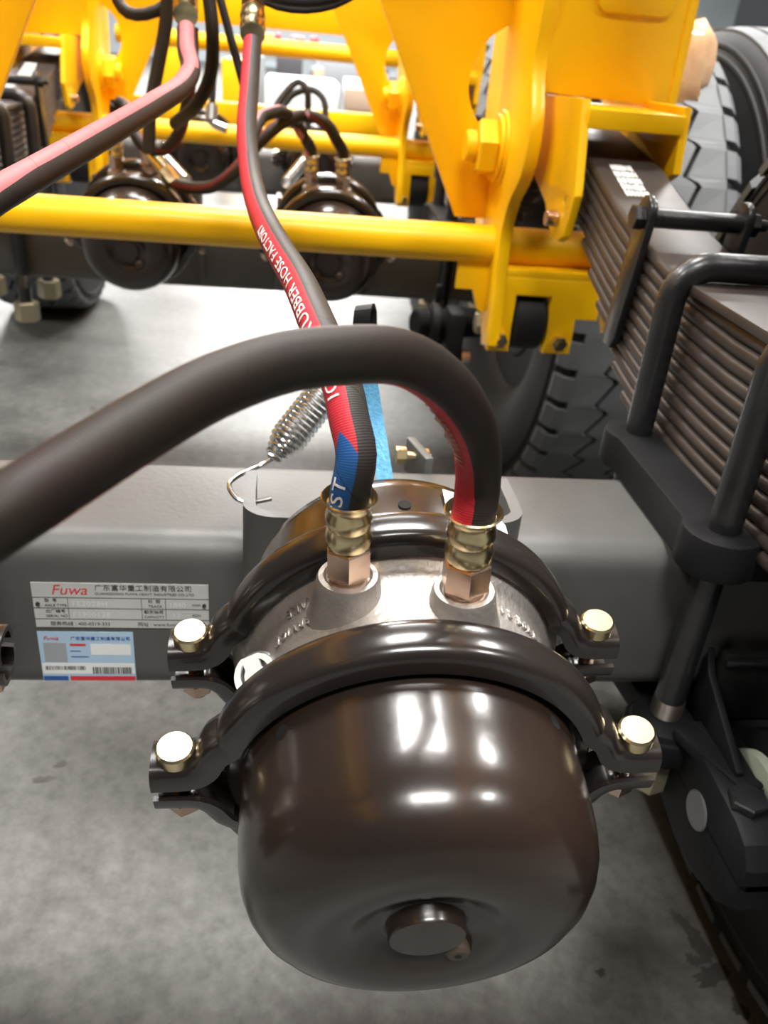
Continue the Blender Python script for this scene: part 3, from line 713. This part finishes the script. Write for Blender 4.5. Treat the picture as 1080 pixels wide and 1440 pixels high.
# ------------------------------------------------------------------ wheels
RT_ = 0.52
def build_wheel(label, xc, y, zig=True, side=1):
    t = thing('truck_wheel', label, 'wheel', (xc, y, 0), group='dual truck wheels')
    hw = 0.148; c = (xc, y, RT_)
    prof = [(0.275, -0.105), (0.290, -0.122), (0.330, -0.142), (0.380, -0.151), (0.430, -0.151), (0.458, -0.148), (0.460, -0.1505), (0.466, -0.1495), (0.468, -0.146), (0.478, -0.142), (0.480, -0.1445), (0.486, -0.1435), (0.488, -0.140), (0.500, -0.132), (0.5065, -0.122)]
    full = prof+[(0.5075, 0.0)]+[(r, -h) for r, h in reversed(prof)]
    MB().lathe(full, c, (1, 0, 0), 72).build('tyre_carcass', TYRE, t, True, angle=25)
    N = 46
    def sub(kp):   # sawtooth offset over one pitch
        return ((0.0, -0.010), (0.70, 0.010), (0.80, 0.004), (0.92, -0.012))[kp]
    def boundary(x0, amp, s_):
        return [(((i+p)/N)*2*PI, x0+s_*o*amp) for i in range(N) for p, o in (sub(k) for k in range(4))]
    edges = []
    if zig:
        g = 0.0055
        b1 = boundary(-0.046, 1.2, 1); b2 = boundary(0.046, 1.2, 1)
        ed = [(th, 0.112) for th, x in b1]
        ribs = [([(th, -x) for th, x in ed], [(th, x-g) for th, x in b1]), ([(th, x+g) for th, x in b1], [(th, x-g) for th, x in b2]), ([(th, x+g) for th, x in b2], ed)]
    else:
        st_ = [i*2*PI/72 for i in range(72)]
        ribs = [([(th, a) for th in st_], [(th, a+0.034) for th in st_]) for a in (-0.120, -0.078, -0.036, 0.006, 0.048, 0.088)]
    mb = MB()
    if zig:     # shoulder blocks with open notches between them
        for i in range(N):
            for sg in (-1, 1):
                a0 = (i+0.0)/N*2*PI; a1 = (i+0.72)/N*2*PI; vs = []
                for th in (a0, (a0+a1)/2, a1):
                    for x, r in ((0.111, 0.5165), (0.132, 0.5110), (0.148, 0.4965), (0.148, 0.486), (0.111, 0.500)): vs.append((xc+sg*x, y-r*math.cos(th), RT_+r*math.sin(th)))
                fs = [tuple(range(5)), tuple(10+q for q in range(5))]
                for q in range(2):
                    for e_ in range(5): fs.append((q*5+e_, q*5+(e_+1) % 5, q*5+5+(e_+1) % 5, q*5+5+e_))
                mb.add(vs, fs)
    for lo, hi in ribs:
        n = len(lo); vs = []; fs = []
        for (ta, xa), (tb, xb) in zip(lo, hi):
            for th, x, r in ((ta, xa, 0.5035), (ta, xa, 0.520-0.35*max(0, abs(xa)-0.06)**1.35), (tb, xb, 0.520-0.35*max(0, abs(xb)-0.06)**1.35), (tb, xb, 0.5035)):
                vs.append((xc+x, y-r*math.cos(th), RT_+r*math.sin(th)))
        for i in range(n):
            a = 4*i; b = 4*((i+1) % n)
            fs += [(a, a+1, b+1, b), (a+1, a+2, b+2, b+1), (a+2, a+3, b+3, b+2)]
        mb.add(vs, fs)
    mb.build('tread', TREAD, t, True, smooth=False)
    MB().lathe([(0.300, -0.118), (0.306, -0.112), (0.300, -0.104), (0.272, -0.098), (0.262, -0.06), (0.255, 0.05), (0.262, 0.09), (0.300, 0.104), (0.306, 0.112), (0.298, 0.118), (0.290, 0.108), (0.255, 0.094), (0.245, 0.05), (0.250, -0.06), (0.264, -0.09), (0.292, -0.108)], c, (1, 0, 0), 56, closed=True).build('rim', RIM, t, True)
    MB().lathe([(0.10, 0.06*side), (0.20, 0.055*side), (0.250, 0.03*side), (0.250, 0.018*side), (0.20, 0.043*side), (0.10, 0.048*side)], c, (1, 0, 0), 48, closed=True).build('disc', RIM, t, True)
    MB().lathe([(0.09, -0.115*side), (0.20, -0.110*side), (0.212, -0.10*side), (0.212, 0.04*side), (0.09, 0.045*side)], c, (1, 0, 0), 48).build('brake_drum', BLACKM, t, True)
    return t
XW = 0.645
build_wheel('dark tyre beside the stencilled leaf spring, only its sidewall edge showing', XW+0.045, 0.0)
w2 = build_wheel('light grey zigzag-tread tyre standing behind the yellow hanger', XW, SP)
shifted(w2, (0, SP, 0), 'zigzag-tread tyre seen through the hole in the yellow gusset')
build_wheel('rib-tread outer tyre next to the light zigzag-tread tyre', XW+0.362, SP, zig=False)
shifted(w2, (0.362, SP, 0), 'lugged outer tyre behind the rib-tread outer tyre')
shifted(w2, (2*XC-2*XW, SP, 0), 'black tyre on the floor below the far-side leaf spring')
# slack adjuster and camshaft on the second axle
t = thing('slack_adjuster', 'dark slack adjuster with an olive bolt, beside the black rubber bushing', 'slack adjuster', (0.32, 1.0, 0.40))
MB().cyl((0.255, 1.02, 0.455), (0.505, 1.09, 0.455), 0.030, 24, 0.004).build('camshaft', SEAT, t, True)
MB().box((0.335, 1.01, 0.440), (0.034, 0.075, 0.110), bev=0.01).build('arm', BLACKM, t, True)
MB().lathe([(0.03, 0), (0.046, 0.002), (0.046, 0.016), (0.03, 0.018)], (0.285, 1.02, 0.455), (1, 0, 0), 28).build('collar', BLACKM, t, True)
MB().hexnut((0.372, 0.985, 0.475), (0.395, 0.985, 0.475), 0.022).build('olive_nut', OLIVE, t, True)
MB().hexnut((0.348, 0.965, 0.412), (0.365, 0.965, 0.412), 0.012).build('pin_head', PINK, t, True)
MB().box((0.300, 1.03, 0.505), (0.012, 0.012, 0.06), bev=0.002).build('adjuster_stud', SEAT, t, True)
MB().box((0.305, 1.06, 0.435), (0.07, 0.05, 0.05), bev=0.006).build('housing', BLACKM, t, True)

# ------------------------------------------------------------------ hoses
def hose(name, label, P, r, material, ref=None, group=None, world=True, n=20, step=0.005):
    """P: world points; ref(p) gives the direction the printed stripe faces"""
    t = thing(name, label, 'hose', P[0], group=group)
    pts = catmull(P, step); k = len(pts); vs = []; fs = []; uvs = []; L = 0.0; fr = frames(pts); info = []
    for i, (p, tt, a, b) in enumerate(fr):
        if i: L += (pts[i]-pts[i-1]).length
        if ref is not None:
            rv = Vector(ref(p)); a = (rv-tt*rv.dot(tt)).normalized(); b = tt.cross(a)
        info.append((L, p, tt, a, b))
        for j in range(n+1):
            th = 2*PI*(j/n-0.5); vs.append(p+(a*math.cos(th)+b*math.sin(th))*r); uvs.append((L, j/n))
    for i in range(k-1):
        for j in range(n):
            q = i*(n+1)+j; fs.append((q, q+1, q+n+2, q+n+1))
    me = bpy.data.meshes.new('hose_body'); me.from_pydata([tuple(q) for q in vs], [], fs)
    ul = me.uv_layers.new(name='UVMap')
    for lp in me.loops: ul.data[lp.index].uv = uvs[lp.vertex_index]
    o = link('hose_body', me, material, t, True)
    t['_len'] = L
    del t['_len']
    return t, info
def on_hose(info, s, ang, r):
    for i in range(len(info)-1):
        if info[i+1][0] >= s or i == len(info)-2:
            L0, p0, t0, a0, b0 = info[i]; L1, p1, t1, a1, b1 = info[i+1]; f = (s-L0)/max(1e-9, L1-L0)
            p = p0.lerp(p1, f); a = a0.lerp(a1, f); b = b0.lerp(b1, f)
            return p+(a*math.cos(ang)+b*math.sin(ang))*r
def hose_text(parent, info, r, body, s0, size, flip=1, ang0=0.0, material=None, space=1.1, shear=0.0, sx=1.0, name='printed_text'):
    me = curve_mesh(None, text=body, size=size, thick=0.0003, space=space, shear=shear)
    bm = bmesh.new(); bm.from_mesh(me); bmesh.ops.triangulate(bm, faces=bm.faces); bmesh.ops.subdivide_edges(bm, edges=[e for e in bm.edges if e.calc_length() > size*0.25], cuts=2, use_grid_fill=False); bm.to_mesh(me); bm.free()
    for q in me.vertices:
        q.co = on_hose(info, s0+q.co.x*sx, ang0+flip*(q.co.y-size*0.35)/r, r+0.00025+q.co.z)
    return link(name, me, material or STENCIL, parent, True, False)
def fitting(parent, base, d, r, name='end_fitting', flare=True, hexlen=0.020, ferr=0.032, gold=None):
    """hex union, crimped ferrule with bulges and a flared lip, pointing along d from the port"""
    d = Vector(d).normalized(); base = Vector(base); g = gold or GOLD
    f = MB().hexnut(base+d*0.004, base+d*(0.004+hexlen), r*1.20, 0.5).lathe([(r*0.98, 0), (r*1.0, 0.004), (r*0.9, 0.006)], base, d, 20).build(name, PINK, parent, True)
    h0 = 0.004+hexlen
    prof = [(r*0.95, h0), (r*1.08, h0+0.001), (r*1.16, h0+ferr*0.16), (r*1.10, h0+ferr*0.34), (r*1.02, h0+ferr*0.42), (r*1.15, h0+ferr*0.56), (r*1.14, h0+ferr*0.68), (r*1.03, h0+ferr*0.80), (r*1.10, h0+ferr*0.92)]
    if flare: prof += [(r*1.30, h0+ferr), (r*1.36, h0+ferr+0.001), (r*1.30, h0+ferr+0.0016), (r*1.06, h0+ferr*0.92)]
    MB().lathe(prof+[(r*0.9, h0+ferr*0.9)], base, d, 28).build('ferrule', g, f, False)
    return base+d*(h0+ferr*0.8)

def port(chm, k):
    bx, a = PORTS[k]; M = chm.matrix_world; d = Vector((bx*0.12, 0.1, 1)).normalized()
    return M @ (Vector((bx, -a, 0))+d*0.0895), (M.to_3x3() @ d).normalized()
R1 = 0.0100
def px(*L): return [at(*q[:2], d=q[2]) for q in L]
# near chamber: upright hose with red and blue print
pA, dA = port(ch, 0); pB, dB = port(ch, 1); pC, dC = port(CH['l1'], 0); pD, dD = port(CH['l1'], 1)
base = pA+dA*0.036
P = [base, base+dA*0.012]+px((501, 640, .388), (491, 590, .390), (483, 550, .395), (467, 505, .405), (450, 465, .424), (422, 400, .48), (398, 360, .53), (376, 320, .60), (360, 280, .68), (351, 235, .75), (347, 180, .80), (351, 120, .85), (355, 60, .885))
h1, i1 = hose('air_hose', 'grey-brown air hose with red and blue printed stripe rising from the aluminium casting', P, 0.0096, HOSE_MIX, ref=lambda p: (-0.62, -0.62, 0.35))
fitting(h1, pA, dA, 0.0100, hexlen=0.017, ferr=0.027)
e = at(355, 60, d=.885); e2 = at(356, 0, d=.93); fitting(h1, e2, (e-e2), 0.0120, flare=False, hexlen=0.024, ferr=0.045)
hose_text(h1, i1, 0.0096, 'SST', 0.006, 0.0105, flip=-1)
hose_text(h1, i1, 0.0096, 'IO', 0.058, 0.0098, flip=-1)
hose_text(h1, i1, 0.0096, 'RUBBER HOSE FACTORY', 0.098, 0.0098, flip=-1, sx=1.75)
# near chamber: thick arched hose
base = pB+dB*0.036
P = [base, base+dB*0.010]+px((671, 690, .388), (672, 640, .370), (657, 585, .345), (620, 535, .325), (560, 502, .308), (480, 500, .294), (400, 510, .284), (300, 545, .270), (200, 600, .254), (100, 662, .238), (0, 725, .224), (-90, 775, .222))+[Vector((-0.170, -0.392, 0.795)), Vector((-0.228, -0.345, 0.812)), pD+dD*0.085, pD+dD*0.060, pD+dD*0.036]
arc_c = at(520, 720, d=.34)
h2, i2 = hose('air_hose', 'thick brown air hose arching from the aluminium casting across the other hose', P, 0.0105, HOSE_RED, ref=lambda p: (arc_c-p))
fitting(h2, pB, dB, 0.0104, hexlen=0.017, ferr=0.027); fitting(h2, pD, dD, 0.0104, hexlen=0.017, ferr=0.027)
hose_text(h2, i2, 0.0105, '/W/00000M', 0.050, 0.0075, flip=-1, material=mat('worn_print', (0.50, 0.26, 0.22), 0.6))
# frayed clear film under the arch
vs = []; fs = []; s = 0.06
while s < i2[-1][0]-0.15:
    vs += [on_hose(i2, s, -0.55, 0.0106), on_hose(i2, s, -0.55, 0.0106+random.uniform(0.0004, 0.0022)) + Vector((0, 0, 0.0))]; s += random.uniform(0.0015, 0.004)
for k in range(len(vs)//2-1): fs.append((2*k, 2*k+1, 2*k+3, 2*k+2))
MB().add(vs, fs).build('frayed_film', FILM, h2, True)
# hose to the left chamber
P = px((262, 42, .88), (263, 70, .855), (268, 95, .83), (258, 118, .79), (215, 148, .70), (130, 198, .585), (60, 238, .52), (0, 272, .48), (-80, 318, .455))+[Vector((-0.270, -0.190, 0.832)), pC+dC*0.085, pC+dC*0.060, pC+dC*0.036]
h3, i3 = hose('air_hose', 'air hose with faded pink stripe bending away from a gold ferrule', P, 0.0098, HOSE_MIX2, ref=lambda p: (-0.15, -0.75, 0.65) if p.y < 0.30 else (0.15, -1, 0.3))
fitting(h3, pC, dC, 0.0104, hexlen=0.017, ferr=0.027)
e = at(262, 48, d=.88); e2 = at(260, -20, d=.94); fitting(h3, e2, e-e2, 0.0118, flare=False, hexlen=0.022, ferr=0.045)
# relay valve that both hoses screw into, hung from a cross member of the frame
va = at(356, 0, d=.93); vb = at(260, -20, d=.94); vm = (va+vb)/2; vz = max(va.z, vb.z)+0.012
t = thing('relay_valve', 'grey relay valve above the two gold ferrules', 'valve', (vm.x, vm.y, vz))
MB().box((vm.x, vm.y+0.012, vz+0.035), (0.150, 0.085, 0.066), bev=0.008).build('body', GREYFIT, t, True)
for p_ in (va, vb): MB().cyl((p_.x, p_.y, p_.z-0.002), (p_.x, p_.y+0.004, vz+0.010), 0.013, 18, 0.001).build('port_stub', GREYFIT, t, True)
MB().box((vm.x, vm.y+0.058, (vz+1.30)/2+0.02), (0.110, 0.008, 1.30-vz), bev=0.002).build('hanging_plate', YEL, t, True)
tag(MB().box((XC, vm.y+0.092, 1.34), (2*(0.400-XC), 0.060, 0.12), bev=0.004).build('cross_beam', YEL), 'yellow cross beam carrying the grey relay valve', 'beam')
# hoses further back
def bh(label, pts, r, m_=None, ref=None, name='air_hose'):
    return hose(name, label, px(*pts), r, m_ or HOSE_B, ref=ref, group='black hoses behind the striped hoses', step=0.012, n=12)
bh('black hose hanging straight down in front of the far-side gusset', [(238, -20, 1.18), (232, 40, 1.2), (222, 95, 1.22), (212, 150, 1.24), (209, 215, 1.27)], 0.0095)
bh('black hose loop crossing the straight hanging hose, before the far-side gusset', [(163, -25, 1.2), (166, 2, 1.2), (180, 18, 1.2), (205, 20, 1.2), (235, 6, 1.2), (244, -25, 1.2)], 0.0085)
bh('black hose falling between the two gold ferrules and curving under the pink-striped one', [(292, -20, 1.05), (299, 50, 1.06), (296, 105, 1.08), (278, 145, 1.1), (245, 175, 1.14)], 0.0085)
bh('thin black hose slanting down to the red-striped hose', [(305, -20, 1.0), (322, 45, 1.0), (340, 110, 1.0), (352, 160, 1.02)], 0.0050)
t, i_ = bh('thin black hose ending in a grey elbow above the second yellow tube', [(300, 60, 2.15), (300, 110, 2.18), (298, 150, 2.2)], 0.009)
MB().cyl(at(298, 148, d=2.2), at(297, 172, d=2.2), 0.016, 14, 0.002).build('end_fitting', GREYFIT, t, True); MB().tube([at(296, 170, d=2.2), at(302, 175, d=2.2), at(318, 182, d=2.2)], 0.011, 12).build('elbow', STEEL, t, True)
bh('dark hose sagging between a gold ferrule and the big yellow gusset', [(360, -16, .88), (385, -4, .88), (430, 2, .88), (470, -4, .88), (510, -22, .88)], 0.0060)
bh('slim dark hose sagging just under a thicker one near the big yellow gusset', [(362, -4, .92), (390, 9, .92), (430, 14, .92), (470, 7, .92), (500, -8, .92)], 0.0040)
pl, dl = port(CH['l2'], 0); pr_, dr = port(CH['l2'], 1)
b0 = pl+dl*0.05
P = [b0, b0+dl*0.03]+px((163, 165, 1.50), (163, 146, 1.49), (174, 147, 1.48), (185, 178, 1.47), (205, 208, 1.46), (230, 210, 1.46), (250, 190, 1.44), (264, 140, 1.40), (270, 80, 1.35), (270, 40, 1.32))
t, i_ = hose('air_hose', 'black looped hose on the chamber with the brass elbow, dipping and rising again', P, 0.0105, HOSE_DIM, ref=lambda p: (0.8, -0.6, 0.1), group='black hoses behind the striped hoses', step=0.012, n=14)
fitting(t, pl, dl, 0.0115, ferr=0.03)
pr2, dr2 = port(CH['r2'], 1); pl2, dl2 = port(CH['r2'], 0)
def dep(p): return (p-CAM).dot(FW)
dR, dL = dep(pr2+dr2*0.06), dep(pl2+dl2*0.06)
# elbow hose from left to right chamber
el = at(245, 258, d=1.50)
P = [el]+px((268, 264, 1.48), (300, 262, 1.45), (330, 241, 1.42), (352, 214, 1.42), (375, 190, 1.42), (402, 170, 1.43), (432, 162, dR-.06), (458, 173, dR-.05), (474, 198, dR-.025))+[pr2+dr2*0.065, pr2+dr2*0.045]
t, i_ = hose('air_hose', 'black hose running from the brass elbow over to the other far chamber', P, 0.0105, HOSE_DIM, ref=lambda p: (-0.8, -0.5, 0.1), group='black hoses behind the striped hoses', step=0.012, n=14)
fitting(t, pr2, dr2, 0.0115, ferr=0.03)
ef = MB().hexnut(pr_, pr_+dr*0.02, 0.016).cyl(pr_+dr*0.02, pr_+dr*0.05, 0.013, 14, 0.002).build('elbow_body', PINK, t, True)
MB().tube([pr_+dr*0.042, (pr_+dr*0.045)*0.6+el*0.4, el], 0.0115, 14).hexnut(el*0.6+(pr_+dr*0.045)*0.4, el, 0.0145).build('elbow_arm', GOLD, ef)
P = [pl2+dl2*0.045, pl2+dl2*0.065]+px((430, 196, dL-.03), (414, 171, dL-.06), (391, 157, dL-.14), (370, 163, 1.36), (360, 178, 1.33), (352, 195, 1.3))
t, i_ = hose('air_hose', 'black hose with pinkish stripe curling behind the striped hose from a far chamber', P, 0.0105, HOSE_MIX2, ref=lambda p: (-0.6, -0.5, 0.6), group='black hoses behind the striped hoses', step=0.012, n=14)
fitting(t, pl2, dl2, 0.0115, ferr=0.03)
bh('grey hose arching over a distant chamber', [(380, 165, 2.55), (398, 135, 2.55), (420, 115, 2.55), (431, 125, 2.55), (433, 165, 2.6), (434, 190, 2.62)], 0.0105)
bh('thin black hose arching beside a grey hose over a distant chamber', [(398, 150, 2.6), (412, 133, 2.6), (438, 126, 2.6), (455, 140, 2.6), (458, 175, 2.62)], 0.0105)

# ------------------------------------------------------------------ return springs, strap
def coil(p0, p1, r, wire, turns, taper=True, n=14):
    p0 = Vector(p0); p1 = Vector(p1); a = (p1-p0).normalized(); t0 = Vector((0, 0, 1)); e1 = (t0-a*t0.dot(a)).normalized(); e2 = a.cross(e1); L = (p1-p0).length; pts = []
    for i in range(turns*n+1):
        f = i/(turns*n); rr = r
        if taper: rr = r*min(1.0, 0.42+2.6*min(f, 1-f)) if min(f, 1-f) < 0.25 else r
        th = 2*PI*i/n; pts.append(p0+a*L*f+(e1*math.cos(th)+e2*math.sin(th))*rr)
    return pts
t = thing('return_spring', 'bright zinc coil spring hooked onto the chamber bracket', 'spring', at(385, 645, Y=-0.06))
s0 = at(383, 645, Y=-0.050); s1 = at(478, 525, Y=-0.005)
MB().tube(coil(s0, s1, 0.0128, 0.0014, 19), 0.00175, 8).build('coil', STEEL, t, True)
hk = [s0, at(365, 655, Y=-0.055), at(332, 671, Y=-0.075), at(322, 683, Y=-0.088), at(333, 701, Y=-0.098), at(350, 706, Y=-0.100), at(382, 701, Y=-0.100)]
MB().tube(catmull(hk, 0.002), 0.0019, 10).build('hook', STEEL, t, True)
t = thing('pull_strap', 'light blue woven strap with a black loop and wire ring at its end', 'strap', at(545, 690, Y=-0.02))
def ribbon(P, wd, th, side):
    P = catmull(P, 0.01); side = Vector(side); return MB().sweep(P, [(-wd/2, -th/2), (wd/2, -th/2), (wd/2, th/2), (-wd/2, th/2)], side)
ribbon([at(545, 700, Y=-0.03), at(536, 640, Y=-0.015), at(526, 580, Y=0.0), at(515, 505, Y=0.0), at(512, 478, Y=0.0)], 0.0135, 0.002, (0.985, 0, 0.17)).build('webbing', STRAP, t, True)
lp = [at(507, 490, Y=-0.004), at(508, 455, Y=-0.006), at(510, 437, Y=-0.004), at(514, 431, Y=0.004), at(518, 437, Y=0.012), at(518, 480, Y=0.012)]
ribbon(lp, 0.013, 0.0035, (0.985, 0, 0.17)).build('loop', BLACKM, t, True)
ctr = at(512, 470, Y=0.004)
MB().tube([ctr+Vector((0.0135*math.cos(a), 0.004*math.sin(a), 0.0045*math.sin(a))) for a in [2*PI*i/24 for i in range(25)]], 0.0012, 8, cap=False).build('wire_ring', STEEL, t, True)
for p0, p1, lab in (((232, 222, 1.75), (262, 255, 1.68), 'blurred silver coil spring beneath the looped far hose'), ((432, 222, 1.75), (402, 258, 1.68), 'blurred silver coil spring beside the two upright far brass hose ends')):
    tag(MB().tube(coil(at(*p0[:2], d=p0[2]), at(*p1[:2], d=p1[2]), 0.0105, 0.0014, 22, False), 0.0017, 6).build('return_spring', STEEL), lab, 'spring')
# clevis bolts peeking over the beam
t = thing('clevis_pin', 'grey link with a gold bolt through it, peeking over the beam behind the strap', 'clevis', at(575, 660, Y=0.07))
c0 = at(588, 652, Y=0.085)
MB().box(c0, (0.009, 0.05, 0.035), Matrix.Rotation(0.25, 3, 'Z'), 0.002).build('link', AXLE, t, True)
MB().hexnut(at(556, 640, Y=0.085), at(572, 640, Y=0.085), 0.0085).build('bolt_head', GOLD, t, True)
MB().cyl(at(572, 640, Y=0.085), at(605, 644, Y=0.085), 0.0042, 12).build('bolt', GOLD, t, True)
MB().hexnut(at(590, 641, Y=0.085), at(603, 642, Y=0.085), 0.0075).build('nut', GOLD, t, True)

# amber film-wrapped lamp by the tyre
am = mat('amber_film', (0.85, 0.52, 0.30), 0.12, coat=0.6, bump=0.9, bscale=35, var=0.25, vscale=30)
bm = bmesh.new(); bmesh.ops.create_icosphere(bm, subdivisions=3, radius=1.0)
for q in bm.verts:
    n_ = q.co.normalized(); f = 1+0.10*math.sin(9*n_.x+5*n_.z)+0.06*math.sin(17*n_.y+11*n_.z)
    q.co = Vector((0.565, 0.745, 0.955))+Vector((0.055*math.copysign(abs(n_.x)**0.6, n_.x)*f, 0.03*n_.y, 0.055*math.copysign(abs(n_.z)**0.6, n_.z)*f))
tag(link('side_lamp', bmmesh(bm), am), 'amber lamp in crumpled clear film hanging beside the light tyre', 'lamp')

# ------------------------------------------------------------------ workshop far behind
def block(name, label, cat, c, size, m_, bev=0.02, parts=()):
    t = thing(name, label, cat, (c[0], c[1], c[2]-size[2]/2))
    MB().box(c, size, bev=bev).build('body', m_, t, True)
    return t
GREY = mat('machine_grey', (0.30, 0.33, 0.35), 0.5); DARK = mat('machine_dark', (0.09, 0.085, 0.10), 0.5); REDC = mat('red_enamel', (0.65, 0.02, 0.04), 0.35); TAN = mat('cardboard', (0.45, 0.33, 0.24), 0.8); WHT = mat('white_sheet', (0.85, 0.87, 0.88), 0.5)
def g(x, y, Y): return at(x, y, Y=Y)
def far(name, label, cat, x0, y0, x1, y1, Y, dep, m_, extra=None, base=None, top=None):
    """block whose front spans the given outline at distance Y"""
    a = g(x0, y1, Y); b = g(x1, y0, Y); zlo = min(a.z, b.z) if base is None else base; zhi = max(a.z, b.z) if top is None else top; wd = abs(b.x-a.x); c = ((a.x+b.x)/2, Y+dep/2, (zlo+zhi)/2)
    t = thing(name, label, cat, (c[0], c[1], zlo))
    MB().box(c, (wd, dep, zhi-zlo), bev=min(0.02, wd*0.1)).build('body', m_, t, True)
    if extra == 'legs':
        for sx in (-1, 1): MB().box((c[0]+sx*wd*0.45, c[1], zlo/2), (0.06, dep*0.9, zlo)).build('leg', GREY, t, True)
    if extra == 'floor':
        MB().box((c[0], c[1], zlo/2), (wd*0.96, dep*0.96, zlo)).build('plinth', m_, t, True)
    if extra == 'door':
        MB().box((c[0], Y-0.01, (zlo+zhi)/2), (wd*0.8, 0.02, (zhi-zlo)*0.8)).build('panel', DARK, t, True)
    return t
far('work_table', 'low white-topped table standing far behind the second yellow tube', 'table', 372, 118, 478, 156, 8.0, 1.1, WHT, 'floor')
far('machine_cabinet', 'dark purple-grey machine cabinet behind the white-topped table', 'machine', 388, 82, 432, 120, 11.0, 0.8, DARK, 'floor')
far('ribbed_panel', 'grey upright panel beside the striped hose, far behind', 'panel', 330, 78, 372, 160, 7.2, 0.3, GREY, 'floor')
far('steel_column', 'slim grey steel column rising behind the white-topped table', 'column', 424, 78, 437, 140, 10.0, 0.2, GREY, 'floor')
far('machine_cabinet', 'light grey machine cabinet beside the cardboard pile', 'machine', 446, 86, 505, 132, 12.0, 0.9, mat('machine_light', (0.42, 0.44, 0.47), 0.5), 'floor')
far('cardboard_box', 'tan cardboard pile on the floor near the gusset edge', 'box', 486, 128, 535, 155, 7.6, 0.5, TAN, 'floor')
far('cardboard_box', 'small tan box leaning on the slim steel column', 'box', 440, 96, 456, 122, 9.3, 0.3, TAN, 'floor')
far('white_drum', 'white plastic drum in front of the light grey machine', 'drum', 484, 112, 510, 132, 8.6, 0.3, WHT, 'floor')
rack = far('storage_rack', 'long grey rack carrying red containers before the grey hall wall', 'rack', 330, 66, 560, 76, 16.0, 0.8, GREY, 'legs', base=0.62, top=0.78)
RZ = max((rack.matrix_world @ v_.co).z if False else v_.co.z for v_ in rack.children[0].data.vertices)
for i, (x0, x1, y0, y1) in enumerate(((385, 395, 48, 66), (408, 428, 52, 67), (437, 448, 53, 69))):
    far('red_container', ('small upright red container on the rack next to the yellow crate', 'wide red container in the middle of the grey rack', 'small red container at the end of the grey rack')[i], 'container', x0, y0, x1, y1, 16.1, 0.5, REDC, base=RZ)
far('yellow_crate', 'yellow crate on the rack next to the gold ferrule', 'crate', 366, 48, 384, 64, 16.1, 0.5, YEL, base=RZ)
for x0, x1, y0, y1, lab in ((222, 262, 62, 128, 'yellow machine body behind the upper bend of the pink-striped hose'), (312, 340, 84, 150, 'bright yellow cabinet between the thin black hoses')):
    far('yellow_machine', lab, 'machine', x0, y0, x1, y1, 6.5, 0.6, YEL, 'floor')
